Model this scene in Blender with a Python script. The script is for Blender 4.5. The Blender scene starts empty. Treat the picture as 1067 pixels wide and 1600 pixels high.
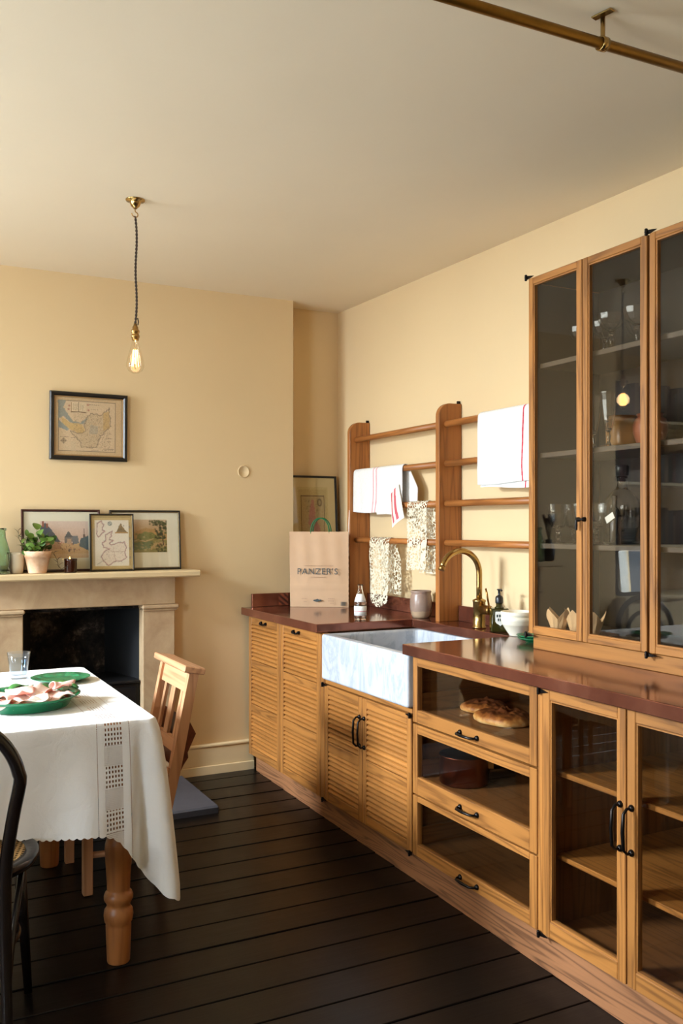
import bpy, math, random
import numpy as np
from mathutils import Vector, Matrix
random.seed(7)
PI = math.pi
SC = bpy.context.scene
COL = SC.collection

# ------------------------------------------------------------------ camera, world, lights, exposure
cam_d = bpy.data.cameras.new('camera')
cam = bpy.data.objects.new('camera', cam_d); COL.objects.link(cam)
cam.location = (0, 0, 1.35)
cam.rotation_euler = (PI/2, 0, -math.radians(27.17))
cam_d.sensor_fit = 'VERTICAL'; cam_d.sensor_height = 36; cam_d.sensor_width = 24
cam_d.lens = 1410/1600*36
cam_d.shift_y = 20/1600
cam_d.clip_start = 0.02
SC.camera = cam

world = bpy.data.worlds.new('sky'); SC.world = world; world.use_nodes = True
bg = world.node_tree.nodes['Background']
bg.inputs[0].default_value = (0.72, 0.85, 1.0, 1); bg.inputs[1].default_value = 2.0

def window_light(name, y, z, w, h, power, color, x=-2.35, aim=None):
    l = bpy.data.lights.new(name, 'AREA'); l.shape = 'RECTANGLE'; l.size = h; l.size_y = w
    l.energy = power; l.color = color
    o = bpy.data.objects.new(name, l); COL.objects.link(o)
    o.location = (x, y, z); o.rotation_euler = (0, -PI/2, 0)
    if aim: o.rotation_euler = (Vector(aim)-Vector((x, y, z))).to_track_quat('-Z', 'Y').to_euler()
    return o
DAY = (0.81, 0.915, 1.0)
window_light('daylight', 3.45, 1.62, 1.15, 1.6, 105, DAY)
window_light('high_sky', 3.65, 3.10, 1.8, 1.2, 1900, DAY, -3.0, (.4, 3.1, .77))
window_light('daylight', 1.15, 1.45, 1.15, 1.3, 135, DAY, -2.4, (1.2, 1.7, 2.25))

vs = SC.view_settings
vs.view_transform = 'Standard'; vs.look = 'None'; vs.gamma = 1; vs.use_curve_mapping = False
vs.exposure = -0.1
cy = SC.cycles
cy.use_denoising = True
cy.max_bounces = 12; cy.diffuse_bounces = 6; cy.glossy_bounces = 6; cy.transmission_bounces = 10; cy.transparent_max_bounces = 24
cy.caustics_reflective = False; cy.caustics_refractive = False
cy.sample_clamp_indirect = 5

# ------------------------------------------------------------------ helpers
def lin(c):
    c = np.asarray(c, float)/255.0
    return np.where(c <= 0.04045, c/12.92, ((c+0.055)/1.055)**2.4)
def L3(r, g, b):
    v = lin((r, g, b)); return (float(v[0]), float(v[1]), float(v[2]), 1.0)

class MB:
    """collects shapes; build() links them as one mesh object"""
    def __init__(s): s.v = []; s.f = []; s.m = []; s.sm = []
    def add(s, vs_, fs, mi=0, smooth=False):
        o = len(s.v); s.v += [tuple(p) for p in vs_]
        for f in fs: s.f.append(tuple(i+o for i in f)); s.m.append(mi); s.sm.append(smooth)
        return s
    def box(s, x0, x1, y0, y1, z0, z1, mi=0, c=0.0, rot=None):
        """box by limits, chamfered by c"""
        if x1 < x0: x0, x1 = x1, x0
        if y1 < y0: y0, y1 = y1, y0
        if z1 < z0: z0, z1 = z1, z0
        c = min(c, (x1-x0)*.4, (y1-y0)*.4, (z1-z0)*.4)
        lo = (x0, y0, z0); hi = (x1, y1, z1)
        if c <= 1e-6:
            vv = [(x, y, z) for x in (x0, x1) for y in (y0, y1) for z in (z0, z1)]
            ff = [(0,1,3,2),(4,6,7,5),(0,4,5,1),(2,3,7,6),(0,2,6,4),(1,5,7,3)]
        else:
            vv = []; ff = []; idx = {}
            for sx in (0,1):
                for sy in (0,1):
                    for sz in (0,1):
                        sg = (sx, sy, sz)
                        for ax in range(3):
                            p = []
                            for k in range(3):
                                e = (hi[k] if sg[k] else lo[k])
                                p.append(e if k == ax else e + (-c if sg[k] else c))
                            idx[(sg, ax)] = len(vv); vv.append(tuple(p))
            def key(ax, sv, a, av, b, bv):
                g = [0,0,0]; g[ax] = sv; g[a] = av; g[b] = bv; return tuple(g)
            for ax in range(3):
                a, b = (ax+1) % 3, (ax+2) % 3
                for sv in (0,1):
                    q = [idx[(key(ax, sv, a, u, b, w), ax)] for u, w in ((0,0),(1,0),(1,1),(0,1))]
                    ff.append(tuple(q if sv else q[::-1]))
            for ax in range(3):
                a, b = (ax+1) % 3, (ax+2) % 3
                for u in (0,1):
                    for w in (0,1):
                        k0 = key(ax, 0, a, u, b, w); k1 = key(ax, 1, a, u, b, w)
                        q = [idx[(k0, a)], idx[(k1, a)], idx[(k1, b)], idx[(k0, b)]]
                        ff.append(tuple(q if (u ^ w) else q[::-1]))
            for sx in (0,1):
                for sy in (0,1):
                    for sz in (0,1):
                        t = [idx[((sx,sy,sz), k)] for k in range(3)]
                        ff.append(tuple(t if (sx+sy+sz) % 2 else t[::-1]))
        if rot is not None:
            ctr = Vector(((x0+x1)/2, (y0+y1)/2, (z0+z1)/2)); vv = [tuple(rot @ (Vector(p)-ctr) + ctr) for p in vv]
        return s.add(vv, ff, mi)
    def tube(s, pts, r, n=10, mi=0, cap=True, closed=False, sq=1.0):
        pts = [Vector(p) for p in pts]; N = len(pts)
        rs = r if isinstance(r, (list, tuple)) else [r]*N
        vv = []; ff = []
        prev = None
        for i in range(N):
            if closed: t = pts[(i+1) % N]-pts[i-1]
            else: t = pts[min(i+1, N-1)]-pts[max(i-1, 0)]
            t.normalize()
            if prev is None:
                u = t.cross(Vector((0,0,1)))
                if u.length < 1e-3: u = t.cross(Vector((0,1,0)))
            else:
                u = prev - t*prev.dot(t)
                if u.length < 1e-4: u = t.cross(Vector((1,0,0)))
            u.normalize(); prev = u; w = t.cross(u)
            for k in range(n):
                a = 2*PI*k/n
                vv.append(pts[i] + u*math.cos(a)*rs[i] + w*math.sin(a)*rs[i]*sq)
        M = N if closed else N-1
        for i in range(M):
            j = (i+1) % N
            for k in range(n):
                l = (k+1) % n
                ff.append((i*n+k, i*n+l, j*n+l, j*n+k))
        s.add(vv, ff, mi, True)
        if cap and not closed:
            s.add(vv[:n], [tuple(range(n))[::-1]], mi); s.add(vv[-n:], [tuple(range(n))], mi)
        return s
    def lathe(s, prof, n=24, c=(0,0,0), mi=0, axis='z', closed=False, smooth=True):
        """prof: list of (r, h) from bottom to top"""
        vv = []; ff = []
        for r, h in prof:
            for k in range(n):
                a = 2*PI*k/n; x, y = r*math.cos(a), r*math.sin(a)
                p = (x, y, h) if axis == 'z' else ((h, x, y) if axis == 'x' else (y, h, x))
                vv.append((p[0]+c[0], p[1]+c[1], p[2]+c[2]))
        P = len(prof)
        for i in range(P if closed else P-1):
            j = (i+1) % P
            for k in range(n):
                l = (k+1) % n; ff.append((i*n+k, i*n+l, j*n+l, j*n+k))
        s.add(vv, ff, mi, smooth)
        if not closed:
            if prof[0][0] > 1e-5: s.add(vv[:n], [tuple(range(n))[::-1]], mi)
            if prof[-1][0] > 1e-5: s.add(vv[-n:], [tuple(range(n))], mi)
        return s
    def prism(s, poly, a0, a1, axis='z', mi=0, smooth=False):
        n = len(poly)
        def P(u, v, a): return (u, v, a) if axis == 'z' else ((a, u, v) if axis == 'x' else (u, a, v))
        vv = [P(u, v, a0) for u, v in poly] + [P(u, v, a1) for u, v in poly]
        ff = [tuple(range(n))[::-1], tuple(range(n, 2*n))]
        s.add(vv, ff, mi)
        s.add(vv, [(i, (i+1) % n, n+(i+1) % n, n+i) for i in range(n)], mi, smooth)
        return s
    def grid(s, P, nu, nv, mi=0, smooth=True):
        """P[i][j], (nu+1) x (nv+1) points"""
        vv = [P[i][j] for i in range(nu+1) for j in range(nv+1)]
        ff = [(i*(nv+1)+j, (i+1)*(nv+1)+j, (i+1)*(nv+1)+j+1, i*(nv+1)+j+1) for i in range(nu) for j in range(nv)]
        return s.add(vv, ff, mi, smooth)
    def xf(s, M): s.v = [tuple(M @ Vector(p)) for p in s.v]; return s
    def mesh(s, name, mats, center=True):
        ctr = Vector((0,0,0))
        if center and s.v:
            a = np.array(s.v); ctr = Vector(((a.min(0)+a.max(0))/2).tolist())
        me = bpy.data.meshes.new(name)
        me.from_pydata([(p[0]-ctr.x, p[1]-ctr.y, p[2]-ctr.z) for p in s.v], [], s.f)
        me.polygons.foreach_set('material_index', s.m); me.polygons.foreach_set('use_smooth', s.sm)
        for m in (mats if isinstance(mats, (list, tuple)) else [mats]): me.materials.append(m)
        me.update()
        return me, ctr
    def build(s, name, mats, parent=None, center=True, fix=True):
        me, ctr = s.mesh(name, mats, center)
        if fix:
            import bmesh
            bm = bmesh.new(); bm.from_mesh(me); bmesh.ops.remove_doubles(bm, verts=bm.verts, dist=1e-6)
            bmesh.ops.recalc_face_normals(bm, faces=bm.faces); bm.to_mesh(me); bm.free()
        o = bpy.data.objects.new(name, me); COL.objects.link(o)
        o.location = ctr
        if parent: o.parent = parent
        return o

def tag(o, label=None, cat=None, group=None, kind=None):
    if label: o['label'] = label
    if cat: o['category'] = cat
    if group: o['group'] = group
    if kind: o['kind'] = kind
    return o
def thing(name, label, cat, loc=(0,0,0), rot=(0,0,0), group=None, kind=None):
    o = bpy.data.objects.new(name, None); COL.objects.link(o)
    o.location = loc; o.rotation_euler = rot; o.empty_display_size = .05
    return tag(o, label, cat, group, kind)
def inst(name, me, loc, parent=None, rot=(0,0,0), scale=None):
    o = bpy.data.objects.new(name, me); COL.objects.link(o); o.location = loc; o.rotation_euler = rot
    if scale: o.scale = scale
    if parent: o.parent = parent
    return o
def copy_tree(o, parent=None):
    c = o.copy(); COL.objects.link(c); c.parent = parent
    for ch in list(o.children): copy_tree(ch, c)
    return c
def bevel(o, w, seg=2, ang=40):
    m = o.modifiers.new('bevel', 'BEVEL'); m.width = w; m.segments = seg; m.limit_method = 'ANGLE'; m.angle_limit = math.radians(ang); return o
def solid(o, t, off=0):
    m = o.modifiers.new('solid', 'SOLIDIFY'); m.thickness = t; m.offset = off; return o
def rrect(x0, x1, y0, y1, r, n=4):
    out = []
    for cx, cy_, a0 in ((x1-r, y1-r, 0), (x0+r, y1-r, PI/2), (x0+r, y0+r, PI), (x1-r, y0+r, 1.5*PI)):
        for k in range(n+1):
            a = a0 + PI/2*k/n; out.append((cx+r*math.cos(a), cy_+r*math.sin(a)))
    return out
def fz(y):
    """the old floor rises a little towards the fireplace"""
    return max(0.0, 0.0146*(y-1.83))
def smoothstep(a, b, x):
    t = min(1, max(0, (x-a)/(b-a))); return t*t*(3-2*t)

# ------------------------------------------------------------------ materials
def mat(name):
    m = bpy.data.materials.new(name); m.use_nodes = True
    nt = m.node_tree; nt.nodes.clear()
    out = nt.nodes.new('ShaderNodeOutputMaterial')
    return m, nt, out
def N(nt, t, **kw):
    n = nt.nodes.new(t)
    for k, v in kw.items():
        if hasattr(n, k): setattr(n, k, v)
        else: n.inputs[k].default_value = v
    return n
def math_(nt, op, a, b=None, c=None):
    n = nt.nodes.new('ShaderNodeMath'); n.operation = op
    for i, q in enumerate((a, b, c)):
        if q is None: continue
        if isinstance(q, (int, float)): n.inputs[i].default_value = q
        else: nt.links.new(q, n.inputs[i])
    return n.outputs[0]
def mixc(nt, fac, a, b, blend='MIX'):
    n = nt.nodes.new('ShaderNodeMix'); n.data_type = 'RGBA'; n.blend_type = blend
    for i, q in ((0, fac), (6, a), (7, b)):
        if isinstance(q, (int, float)): n.inputs[i].default_value = q
        elif isinstance(q, tuple): n.inputs[i].default_value = q
        else: nt.links.new(q, n.inputs[i])
    return n.outputs[2]
def ramp(nt, fac, stops):
    n = nt.nodes.new('ShaderNodeValToRGB'); el = n.color_ramp.elements
    while len(el) < len(stops): el.new(0.5)
    for e, (p, c) in zip(el, stops): e.position = p; e.color = c
    nt.links.new(fac, n.inputs[0]); return n.outputs[0]
def coords(nt, scale=(1,1,1), rnd=0.0, kind='Object'):
    tc = N(nt, 'ShaderNodeTexCoord'); mp = N(nt, 'ShaderNodeMapping'); mp.inputs['Scale'].default_value = scale
    nt.links.new(tc.outputs[kind], mp.inputs['Vector'])
    if rnd:
        oi = N(nt, 'ShaderNodeObjectInfo'); v = math_(nt, 'MULTIPLY', oi.outputs['Random'], rnd)
        cb = N(nt, 'ShaderNodeCombineXYZ')
        for i in range(3): nt.links.new(v, cb.inputs[i])
        nt.links.new(cb.outputs[0], mp.inputs['Location'])
    return mp.outputs[0]
def noise(nt, vec, scale=5, detail=3, rough=.5, dist=0):
    n = N(nt, 'ShaderNodeTexNoise'); n.inputs['Scale'].default_value = scale; n.inputs['Detail'].default_value = detail
    n.inputs['Roughness'].default_value = rough; n.inputs['Distortion'].default_value = dist
    nt.links.new(vec, n.inputs['Vector']); return n.outputs['Fac']
def principled(nt, out, color, rough=.5, metal=0, spec=.5, bump=None, bstr=.2, bdist=.002, **kw):
    p = N(nt, 'ShaderNodeBsdfPrincipled')
    for k, q in (('Base Color', color), ('Roughness', rough), ('Metallic', metal), ('Specular IOR Level', spec)):
        if isinstance(q, (int, float, tuple)): p.inputs[k].default_value = q
        else: nt.links.new(q, p.inputs[k])
    for k, v in kw.items(): p.inputs[k.replace('_', ' ')].default_value = v
    if bump is not None:
        b = N(nt, 'ShaderNodeBump'); b.inputs['Strength'].default_value = bstr; b.inputs['Distance'].default_value = bdist
        nt.links.new(bump, b.inputs['Height']); nt.links.new(b.outputs[0], p.inputs['Normal'])
    nt.links.new(p.outputs[0], out.inputs[0]); return p

def plain(name, rgb, rough=.5, metal=0, spec=.5, var=.0, vs_=20, bstr=0, **kw):
    m, nt, out = mat(name); c = L3(*rgb); col = c; f = None
    if var or bstr:
        f = noise(nt, coords(nt, rnd=13), vs_, 4, .6)
        if var:
            col = mixc(nt, f, tuple(x*(1-var) for x in c[:3])+(1,), tuple(min(1, x*(1+var)) for x in c[:3])+(1,))
    principled(nt, out, col, rough, metal, spec, f if bstr else None, bstr, **kw)
    return m

def wood(name, light, dark, axis, rough=.42, rings=7.5, pore=.5, rnd=37.0, sc=1.0, fig=.5):
    """contour lines of stretched noise give cathedral grain; fine streaks give the pores"""
    m, nt, out = mat(name)
    along, across = .95*sc, 17.0*sc
    v = coords(nt, tuple(along if a == axis else across for a in 'xyz'), rnd)
    n1 = noise(nt, v, 1.0, 2, .45, .25)
    w = math_(nt, 'MULTIPLY', n1, rings*2*PI); s_ = math_(nt, 'SINE', w)
    s01 = math_(nt, 'MULTIPLY_ADD', s_, .5, .5); s01 = math_(nt, 'POWER', s01, 2.0)
    v2 = coords(nt, tuple((7.0 if a == axis else 260.0) for a in 'xyz'), rnd)
    n2 = noise(nt, v2, 1.0, 3, .6)
    v3 = coords(nt, (2.2, 2.2, 2.2), rnd); n3 = noise(nt, v3, 1.0, 2)
    g = math_(nt, 'ADD', math_(nt, 'MULTIPLY', s01, fig), math_(nt, 'MULTIPLY', math_(nt, 'SUBTRACT', n2, .35), pore*1.3))
    a, b = L3(*light), L3(*dark)
    col = ramp(nt, g, [(0.08, a), (0.42, tuple((a[i]*.72+b[i]*.28) for i in range(3))+(1,)), (0.95, b)])
    oi = N(nt, 'ShaderNodeObjectInfo')
    tone = math_(nt, 'ADD', math_(nt, 'MULTIPLY_ADD', oi.outputs['Random'], .22, .80), math_(nt, 'MULTIPLY', n3, .2))
    hs = N(nt, 'ShaderNodeHueSaturation'); nt.links.new(tone, hs.inputs['Value']); nt.links.new(col, hs.inputs['Color'])
    principled(nt, out, hs.outputs[0], rough, 0, .45, g, .12, .0012)
    return m
OAKL, OAKD = (164, 109, 53), (86, 48, 20)
OAK = {a: wood('oak_'+a, OAKL, OAKD, a) for a in 'xyz'}
OAKS = wood('slat_oak', (168, 112, 54), (106, 60, 25), 'y', .42, 2.5, .45, 37.0, 1.0, .25)
RACKW = {a: wood('rack_oak_'+a, (166, 104, 50), (104, 58, 24), a, .45, 6) for a in 'xyz'}
INT = {a: wood('shaded_inner_oak_'+a, (120, 78, 42), (74, 44, 20), a, .5) for a in 'xyz'}  # oak darkened so the dim cabinet interiors are in the colour
PLINTHW = wood('shaded_plinth_oak', (148, 101, 67), (78, 50, 33), 'y', .45, 12, .5, 0, .9, .6)  # colour lowered to carry the shade down by the floor
PINE = {a: wood('pine_'+a, (166, 108, 60), (116, 68, 34), a, .38, 5, .3) for a in 'xyz'}
CHAIRW = {a: wood('chair_wood_'+a, (196, 148, 110), (140, 92, 60), a, .36, 5, .35) for a in 'xyz'}
BOXW = wood('book_box_wood', (104, 46, 24), (60, 24, 12), 'y', .35, 5, .35)
DARKIN = plain('shaded_lining', (34, 26, 20), .6)  # near-black colour stands in for the shade inside the cabinet
SHELFP = plain('painted_shelf', (86, 75, 64), .5)

def wallmat(name, rgb, bs=.25):
    m, nt, out = mat(name); c = L3(*rgb)
    v = coords(nt); a = noise(nt, v, 1.7, 3, .5); b = noise(nt, v, 9, 5, .6)
    col = mixc(nt, a, tuple(x*.955 for x in c[:3])+(1,), tuple(min(1, x*1.045) for x in c[:3])+(1,))
    h = math_(nt, 'ADD', math_(nt, 'MULTIPLY', a, 3.0), math_(nt, 'MULTIPLY', b, .5))
    principled(nt, out, col, .62, 0, .3, h, bs, .006); return m
WALL = wallmat('cream_paint', (217, 191, 148))
CEIL = wallmat('ceiling_paint', (232, 217, 190), .35)
TRIMP = plain('trim_paint', (222, 200, 158), .4, var=.03)
WHITEP = plain('white_paint', (235, 232, 222), .4)

def floor_mat():
    m, nt, out = mat('black_stained_boards')
    v = coords(nt, (1.2, 18, 18), 11); n1 = noise(nt, v, 1.5, 4, .6)
    v2 = coords(nt, (3, 3, 3), 5); n2 = noise(nt, v2, 2.0, 5, .65)
    col = ramp(nt, n1, [(.25, L3(8, 6, 5)), (.75, L3(15, 10, 8))])
    sc_ = ramp(nt, n2, [(.66, (0,0,0,1)), (.80, (1,1,1,1))])
    col = mixc(nt, math_(nt, 'MULTIPLY', sc_, .35), col, L3(44, 36, 31))
    r = math_(nt, 'ADD', .23, math_(nt, 'MULTIPLY', n2, .22))
    principled(nt, out, col, r, 0, .24, math_(nt, 'ADD', n1, math_(nt, 'MULTIPLY', n2, .8)), .35, .002); return m
FLOORM = floor_mat()

def copper_mat():
    m, nt, out = mat('aged_copper')
    v = coords(nt); a = noise(nt, v, 6, 5, .6, .4); b = noise(nt, v, 40, 3, .6)
    col = ramp(nt, a, [(.25, L3(116, 66, 50)), (.55, L3(150, 94, 74)), (.8, L3(182, 126, 102))])
    col = mixc(nt, math_(nt, 'MULTIPLY', b, .3), col, L3(112, 64, 50))
    r = math_(nt, 'ADD', .085, math_(nt, 'MULTIPLY', a, .09))
    principled(nt, out, col, r, .75, .5, a, .02, .002); return m
COPPER = copper_mat()
def marble_mat():
    m, nt, out = mat('white_marble')
    v = coords(nt, (1, 1, .45)); a = noise(nt, v, 7, 6, .62, 1.2); b = noise(nt, coords(nt, (1,1,.4)), 16, 5, .6, .6)
    vein = math_(nt, 'ABSOLUTE', math_(nt, 'SUBTRACT', a, .5))
    col = ramp(nt, vein, [(0, L3(158, 166, 178)), (.045, L3(186, 192, 200)), (.2, L3(206, 210, 214))])
    col = mixc(nt, math_(nt, 'MULTIPLY', b, .45), col, L3(168, 176, 188))
    principled(nt, out, col, .3, 0, .5); return m
MARBLE = marble_mat()
def stone_mat():
    m, nt, out = mat('sandstone')
    v = coords(nt); a = noise(nt, v, 4, 6, .65, .5); b = noise(nt, v, 26, 5, .6)
    col = ramp(nt, a, [(.25, L3(166, 136, 104)), (.55, L3(196, 170, 134)), (.8, L3(210, 188, 154))])
    col = mixc(nt, math_(nt, 'MULTIPLY', b, .3), col, L3(150, 120, 92))
    principled(nt, out, col, .65, 0, .3, b, .25, .003); return m
STONE = stone_mat()
SHELFST = plain('mantel_paint', (206, 182, 140), .5, var=.05, vs_=9)
def soot_mat():
    m, nt, out = mat('sooty_brick')
    v = coords(nt); a = noise(nt, v, 5, 6, .7, .6); b = noise(nt, v, 22, 5, .65)
    f = math_(nt, 'MULTIPLY', a, math_(nt, 'ADD', b, .35))
    col = ramp(nt, f, [(.34, L3(16, 14, 13)), (.46, L3(46, 40, 35)), (.62, L3(124, 110, 96))])
    principled(nt, out, col, .8, 0, .2, b, .5, .006); return m
SOOT = soot_mat()
IRON = plain('black_iron', (26, 26, 28), .38, .3, .5, .2, 30, .1)
CHEEK = plain('iron_cheek', (36, 37, 39), .5, .2, .5, .35, 9, .1)
BLACKM = plain('blackened_bronze', (30, 26, 25), .3, .75)
BRASS = plain('brass', (172, 142, 88), .22, 1.0, .5, .12, 30)
DBRASS = plain('aged_brass', (168, 130, 76), .28, 1.0, .5, .2, 30)
PIPEM = plain('tarnished_brass', (138, 102, 46), .38, 1.0, .5, .3, 24, .06)
SLATE = plain('slate', (66, 66, 72), .55, 0, .4, .25, 14, .15)
ROUGHST = plain('slate_edge', (34, 31, 30), .85, 0, .2, .4, 30, .4)
BENT = plain('black_bentwood', (20, 14, 12), .22, 0, .5)
LINEN = plain('white_linen', (238, 234, 226), .8, 0, .2, .03, 60, .05)
CREAMC = plain('cream_ceramic', (232, 226, 206), .25, 0, .5)
WHITELBL = plain('white_label', (238, 238, 234), .5)
INK = plain('dark_ink', (54, 66, 66), .6)
INKL = plain('faint_ink', (158, 126, 102), .7)
PAPERB = plain('kraft_paper', (202, 166, 132), .7, 0, .3, .06, 14, .08)
BLACKP = plain('black_plastic', (28, 28, 30), .35)
RED = plain('red_print', (190, 60, 70), .7)

def glass_pane(name='window_glass', tint=(1,1,1), ior=1.5):
    m, nt, out = mat(name)
    fr = N(nt, 'ShaderNodeFresnel'); ge = N(nt, 'ShaderNodeNewGeometry')   # same fresnel on both faces of the thin sheet
    nt.links.new(math_(nt, 'MULTIPLY_ADD', ge.outputs['Backfacing'], 1/ior-ior, ior), fr.inputs[0])
    t = N(nt, 'ShaderNodeBsdfTransparent'); t.inputs[0].default_value = tint+(1,)
    g = N(nt, 'ShaderNodeBsdfGlossy'); g.inputs['Roughness'].default_value = 0.0
    mx = N(nt, 'ShaderNodeMixShader')
    nt.links.new(fr.outputs[0], mx.inputs[0]); nt.links.new(t.outputs[0], mx.inputs[1]); nt.links.new(g.outputs[0], mx.inputs[2])
    nt.links.new(mx.outputs[0], out.inputs[0]); return m
PANE = glass_pane()
CABPANE = glass_pane('cabinet_glass', (.93, .91, .87), 1.5)
def glass(name, rgb, rough=0.0, ior=1.45):
    m, nt, out = mat(name)
    principled(nt, out, tuple(rgb)+(1,), rough, 0, .5, Transmission_Weight=1.0, IOR=ior); return m
CLEAR = glass('clear_glass', (1, 1, 1))
WATER = glass('water', (.95, .98, 1.0), 0, 1.33)
GREENG = glass('pale_green_glass', (.62, .82, .68))
OLIVEG = plain('olive_glass', (62, 58, 22), .08, 0, .6, Transmission_Weight=.35)
AMBER = plain('amber_glass', (52, 18, 8), .08, 0, .6, Transmission_Weight=.2)

def attr_mat(name, rough=.7, bstr=0):
    m, nt, out = mat(name); a = N(nt, 'ShaderNodeVertexColor'); a.layer_name = 'Col'
    bump = noise(nt, coords(nt), 400, 2) if bstr else None
    principled(nt, out, a.outputs['Color'], rough, 0, .25, bump, bstr, .001); return m
PRINT = attr_mat('printed_paper'); TOWELM = attr_mat('woven_cotton', .9, .3)

def lace_mat():
    m, nt, out = mat('crochet_lace')
    v = coords(nt, kind='UV')
    vo = N(nt, 'ShaderNodeTexVoronoi'); vo.feature = 'DISTANCE_TO_EDGE'; vo.inputs['Scale'].default_value = 62; nt.links.new(v, vo.inputs['Vector'])
    big = noise(nt, v, 22, 2)
    th = math_(nt, 'MULTIPLY_ADD', math_(nt, 'SUBTRACT', big, .52), 1.0, .12)
    hole = math_(nt, 'GREATER_THAN', vo.outputs['Distance'], math_(nt, 'MAXIMUM', th, .10))
    p = N(nt, 'ShaderNodeBsdfPrincipled'); p.inputs['Base Color'].default_value = L3(222, 212, 186); p.inputs['Roughness'].default_value = .9
    b = N(nt, 'ShaderNodeBump'); b.inputs['Strength'].default_value = .6; b.inputs['Distance'].default_value = .002
    nt.links.new(vo.outputs['Distance'], b.inputs['Height']); nt.links.new(b.outputs[0], p.inputs['Normal'])
    t = N(nt, 'ShaderNodeBsdfTransparent'); mx = N(nt, 'ShaderNodeMixShader')
    nt.links.new(hole, mx.inputs[0]); nt.links.new(p.outputs[0], mx.inputs[1]); nt.links.new(t.outputs[0], mx.inputs[2]); nt.links.new(mx.outputs[0], out.inputs[0])
    return m
LACE = lace_mat()

def cloth_mat():
    """linen with a band of drawn-thread openwork; UV.x runs along the room's width, UV.y across the table and down the drop (metres)"""
    m, nt, out = mat('linen_tablecloth')
    uv = coords(nt, kind='UV'); sp = N(nt, 'ShaderNodeSeparateXYZ'); nt.links.new(uv, sp.inputs[0])
    u, v = sp.outputs[0], sp.outputs[1]
    X0, X1 = .582, .634
    inb = math_(nt, 'MULTIPLY', math_(nt, 'GREATER_THAN', u, X0), math_(nt, 'LESS_THAN', u, X1))
    un = math_(nt, 'MULTIPLY', math_(nt, 'SUBTRACT', u, X0), 1/(X1-X0))
    # rows of small openings, in blocks
    cu = math_(nt, 'FRACT', math_(nt, 'MULTIPLY', un, 6.0)); cv = math_(nt, 'FRACT', math_(nt, 'MULTIPLY', v, 1/.0135))
    ho = math_(nt, 'MULTIPLY', math_(nt, 'LESS_THAN', math_(nt, 'ABSOLUTE', math_(nt, 'SUBTRACT', cu, .5)), .24),
               math_(nt, 'LESS_THAN', math_(nt, 'ABSOLUTE', math_(nt, 'SUBTRACT', cv, .5)), .27))
    blk = math_(nt, 'LESS_THAN', math_(nt, 'FRACT', math_(nt, 'MULTIPLY', v, 1/.125)), .52)
    # between the blocks: a fine checked ground
    fu = math_(nt, 'FRACT', math_(nt, 'MULTIPLY', un, 13.0)); fv = math_(nt, 'FRACT', math_(nt, 'MULTIPLY', v, 1/.005))
    fine = math_(nt, 'MULTIPLY', math_(nt, 'LESS_THAN', fu, .42), math_(nt, 'LESS_THAN', fv, .42))
    hole = math_(nt, 'MULTIPLY', inb, math_(nt, 'ADD', math_(nt, 'MULTIPLY', ho, blk), math_(nt, 'MULTIPLY', fine, math_(nt, 'SUBTRACT', 1.0, blk))))
    # single hemstitch lines left and right of the band
    ln = math_(nt, 'ADD', math_(nt, 'LESS_THAN', math_(nt, 'ABSOLUTE', math_(nt, 'SUBTRACT', u, X0-.02)), .0011),
               math_(nt, 'LESS_THAN', math_(nt, 'ABSOLUTE', math_(nt, 'SUBTRACT', u, X1+.02)), .0011))
    ln = math_(nt, 'MULTIPLY', ln, math_(nt, 'LESS_THAN', fv, .55))
    hole = math_(nt, 'MINIMUM', math_(nt, 'ADD', hole, ln), 1.0)
    nz = noise(nt, uv, 14, 4, .6, .5); nf = noise(nt, uv, 300, 2)
    p = N(nt, 'ShaderNodeBsdfPrincipled'); p.inputs['Base Color'].default_value = L3(246, 245, 243); p.inputs['Roughness'].default_value = .85
    p.inputs['Specular IOR Level'].default_value = .2
    b = N(nt, 'ShaderNodeBump'); b.inputs['Strength'].default_value = .45; b.inputs['Distance'].default_value = .011
    nt.links.new(math_(nt, 'ADD', nz, math_(nt, 'MULTIPLY', nf, .08)), b.inputs['Height']); nt.links.new(b.outputs[0], p.inputs['Normal'])
    tl = N(nt, 'ShaderNodeBsdfTranslucent'); tl.inputs[0].default_value = L3(225, 205, 170)
    m1 = N(nt, 'ShaderNodeMixShader'); m1.inputs[0].default_value = .16; nt.links.new(p.outputs[0], m1.inputs[1]); nt.links.new(tl.outputs[0], m1.inputs[2])
    t = N(nt, 'ShaderNodeBsdfTransparent'); mx = N(nt, 'ShaderNodeMixShader')
    nt.links.new(hole, mx.inputs[0]); nt.links.new(m1.outputs[0], mx.inputs[1]); nt.links.new(t.outputs[0], mx.inputs[2]); nt.links.new(mx.outputs[0], out.inputs[0])
    return m
CLOTH = cloth_mat()

def cane_mat():
    m, nt, out = mat('woven_cane')
    v = coords(nt); sp = N(nt, 'ShaderNodeSeparateXYZ'); nt.links.new(v, sp.inputs[0])
    a = math_(nt, 'FRACT', math_(nt, 'MULTIPLY', sp.outputs[0], 75)); b = math_(nt, 'FRACT', math_(nt, 'MULTIPLY', sp.outputs[1], 75))
    h = math_(nt, 'MULTIPLY', math_(nt, 'LESS_THAN', a, .5), math_(nt, 'LESS_THAN', b, .5))
    p = N(nt, 'ShaderNodeBsdfPrincipled'); p.inputs['Base Color'].default_value = L3(206, 160, 96); p.inputs['Roughness'].default_value = .45
    t = N(nt, 'ShaderNodeBsdfTransparent'); mx = N(nt, 'ShaderNodeMixShader')
    nt.links.new(h, mx.inputs[0]); nt.links.new(p.outputs[0], mx.inputs[1]); nt.links.new(t.outputs[0], mx.inputs[2]); nt.links.new(mx.outputs[0], out.inputs[0])
    return m
CANE = cane_mat()
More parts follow.
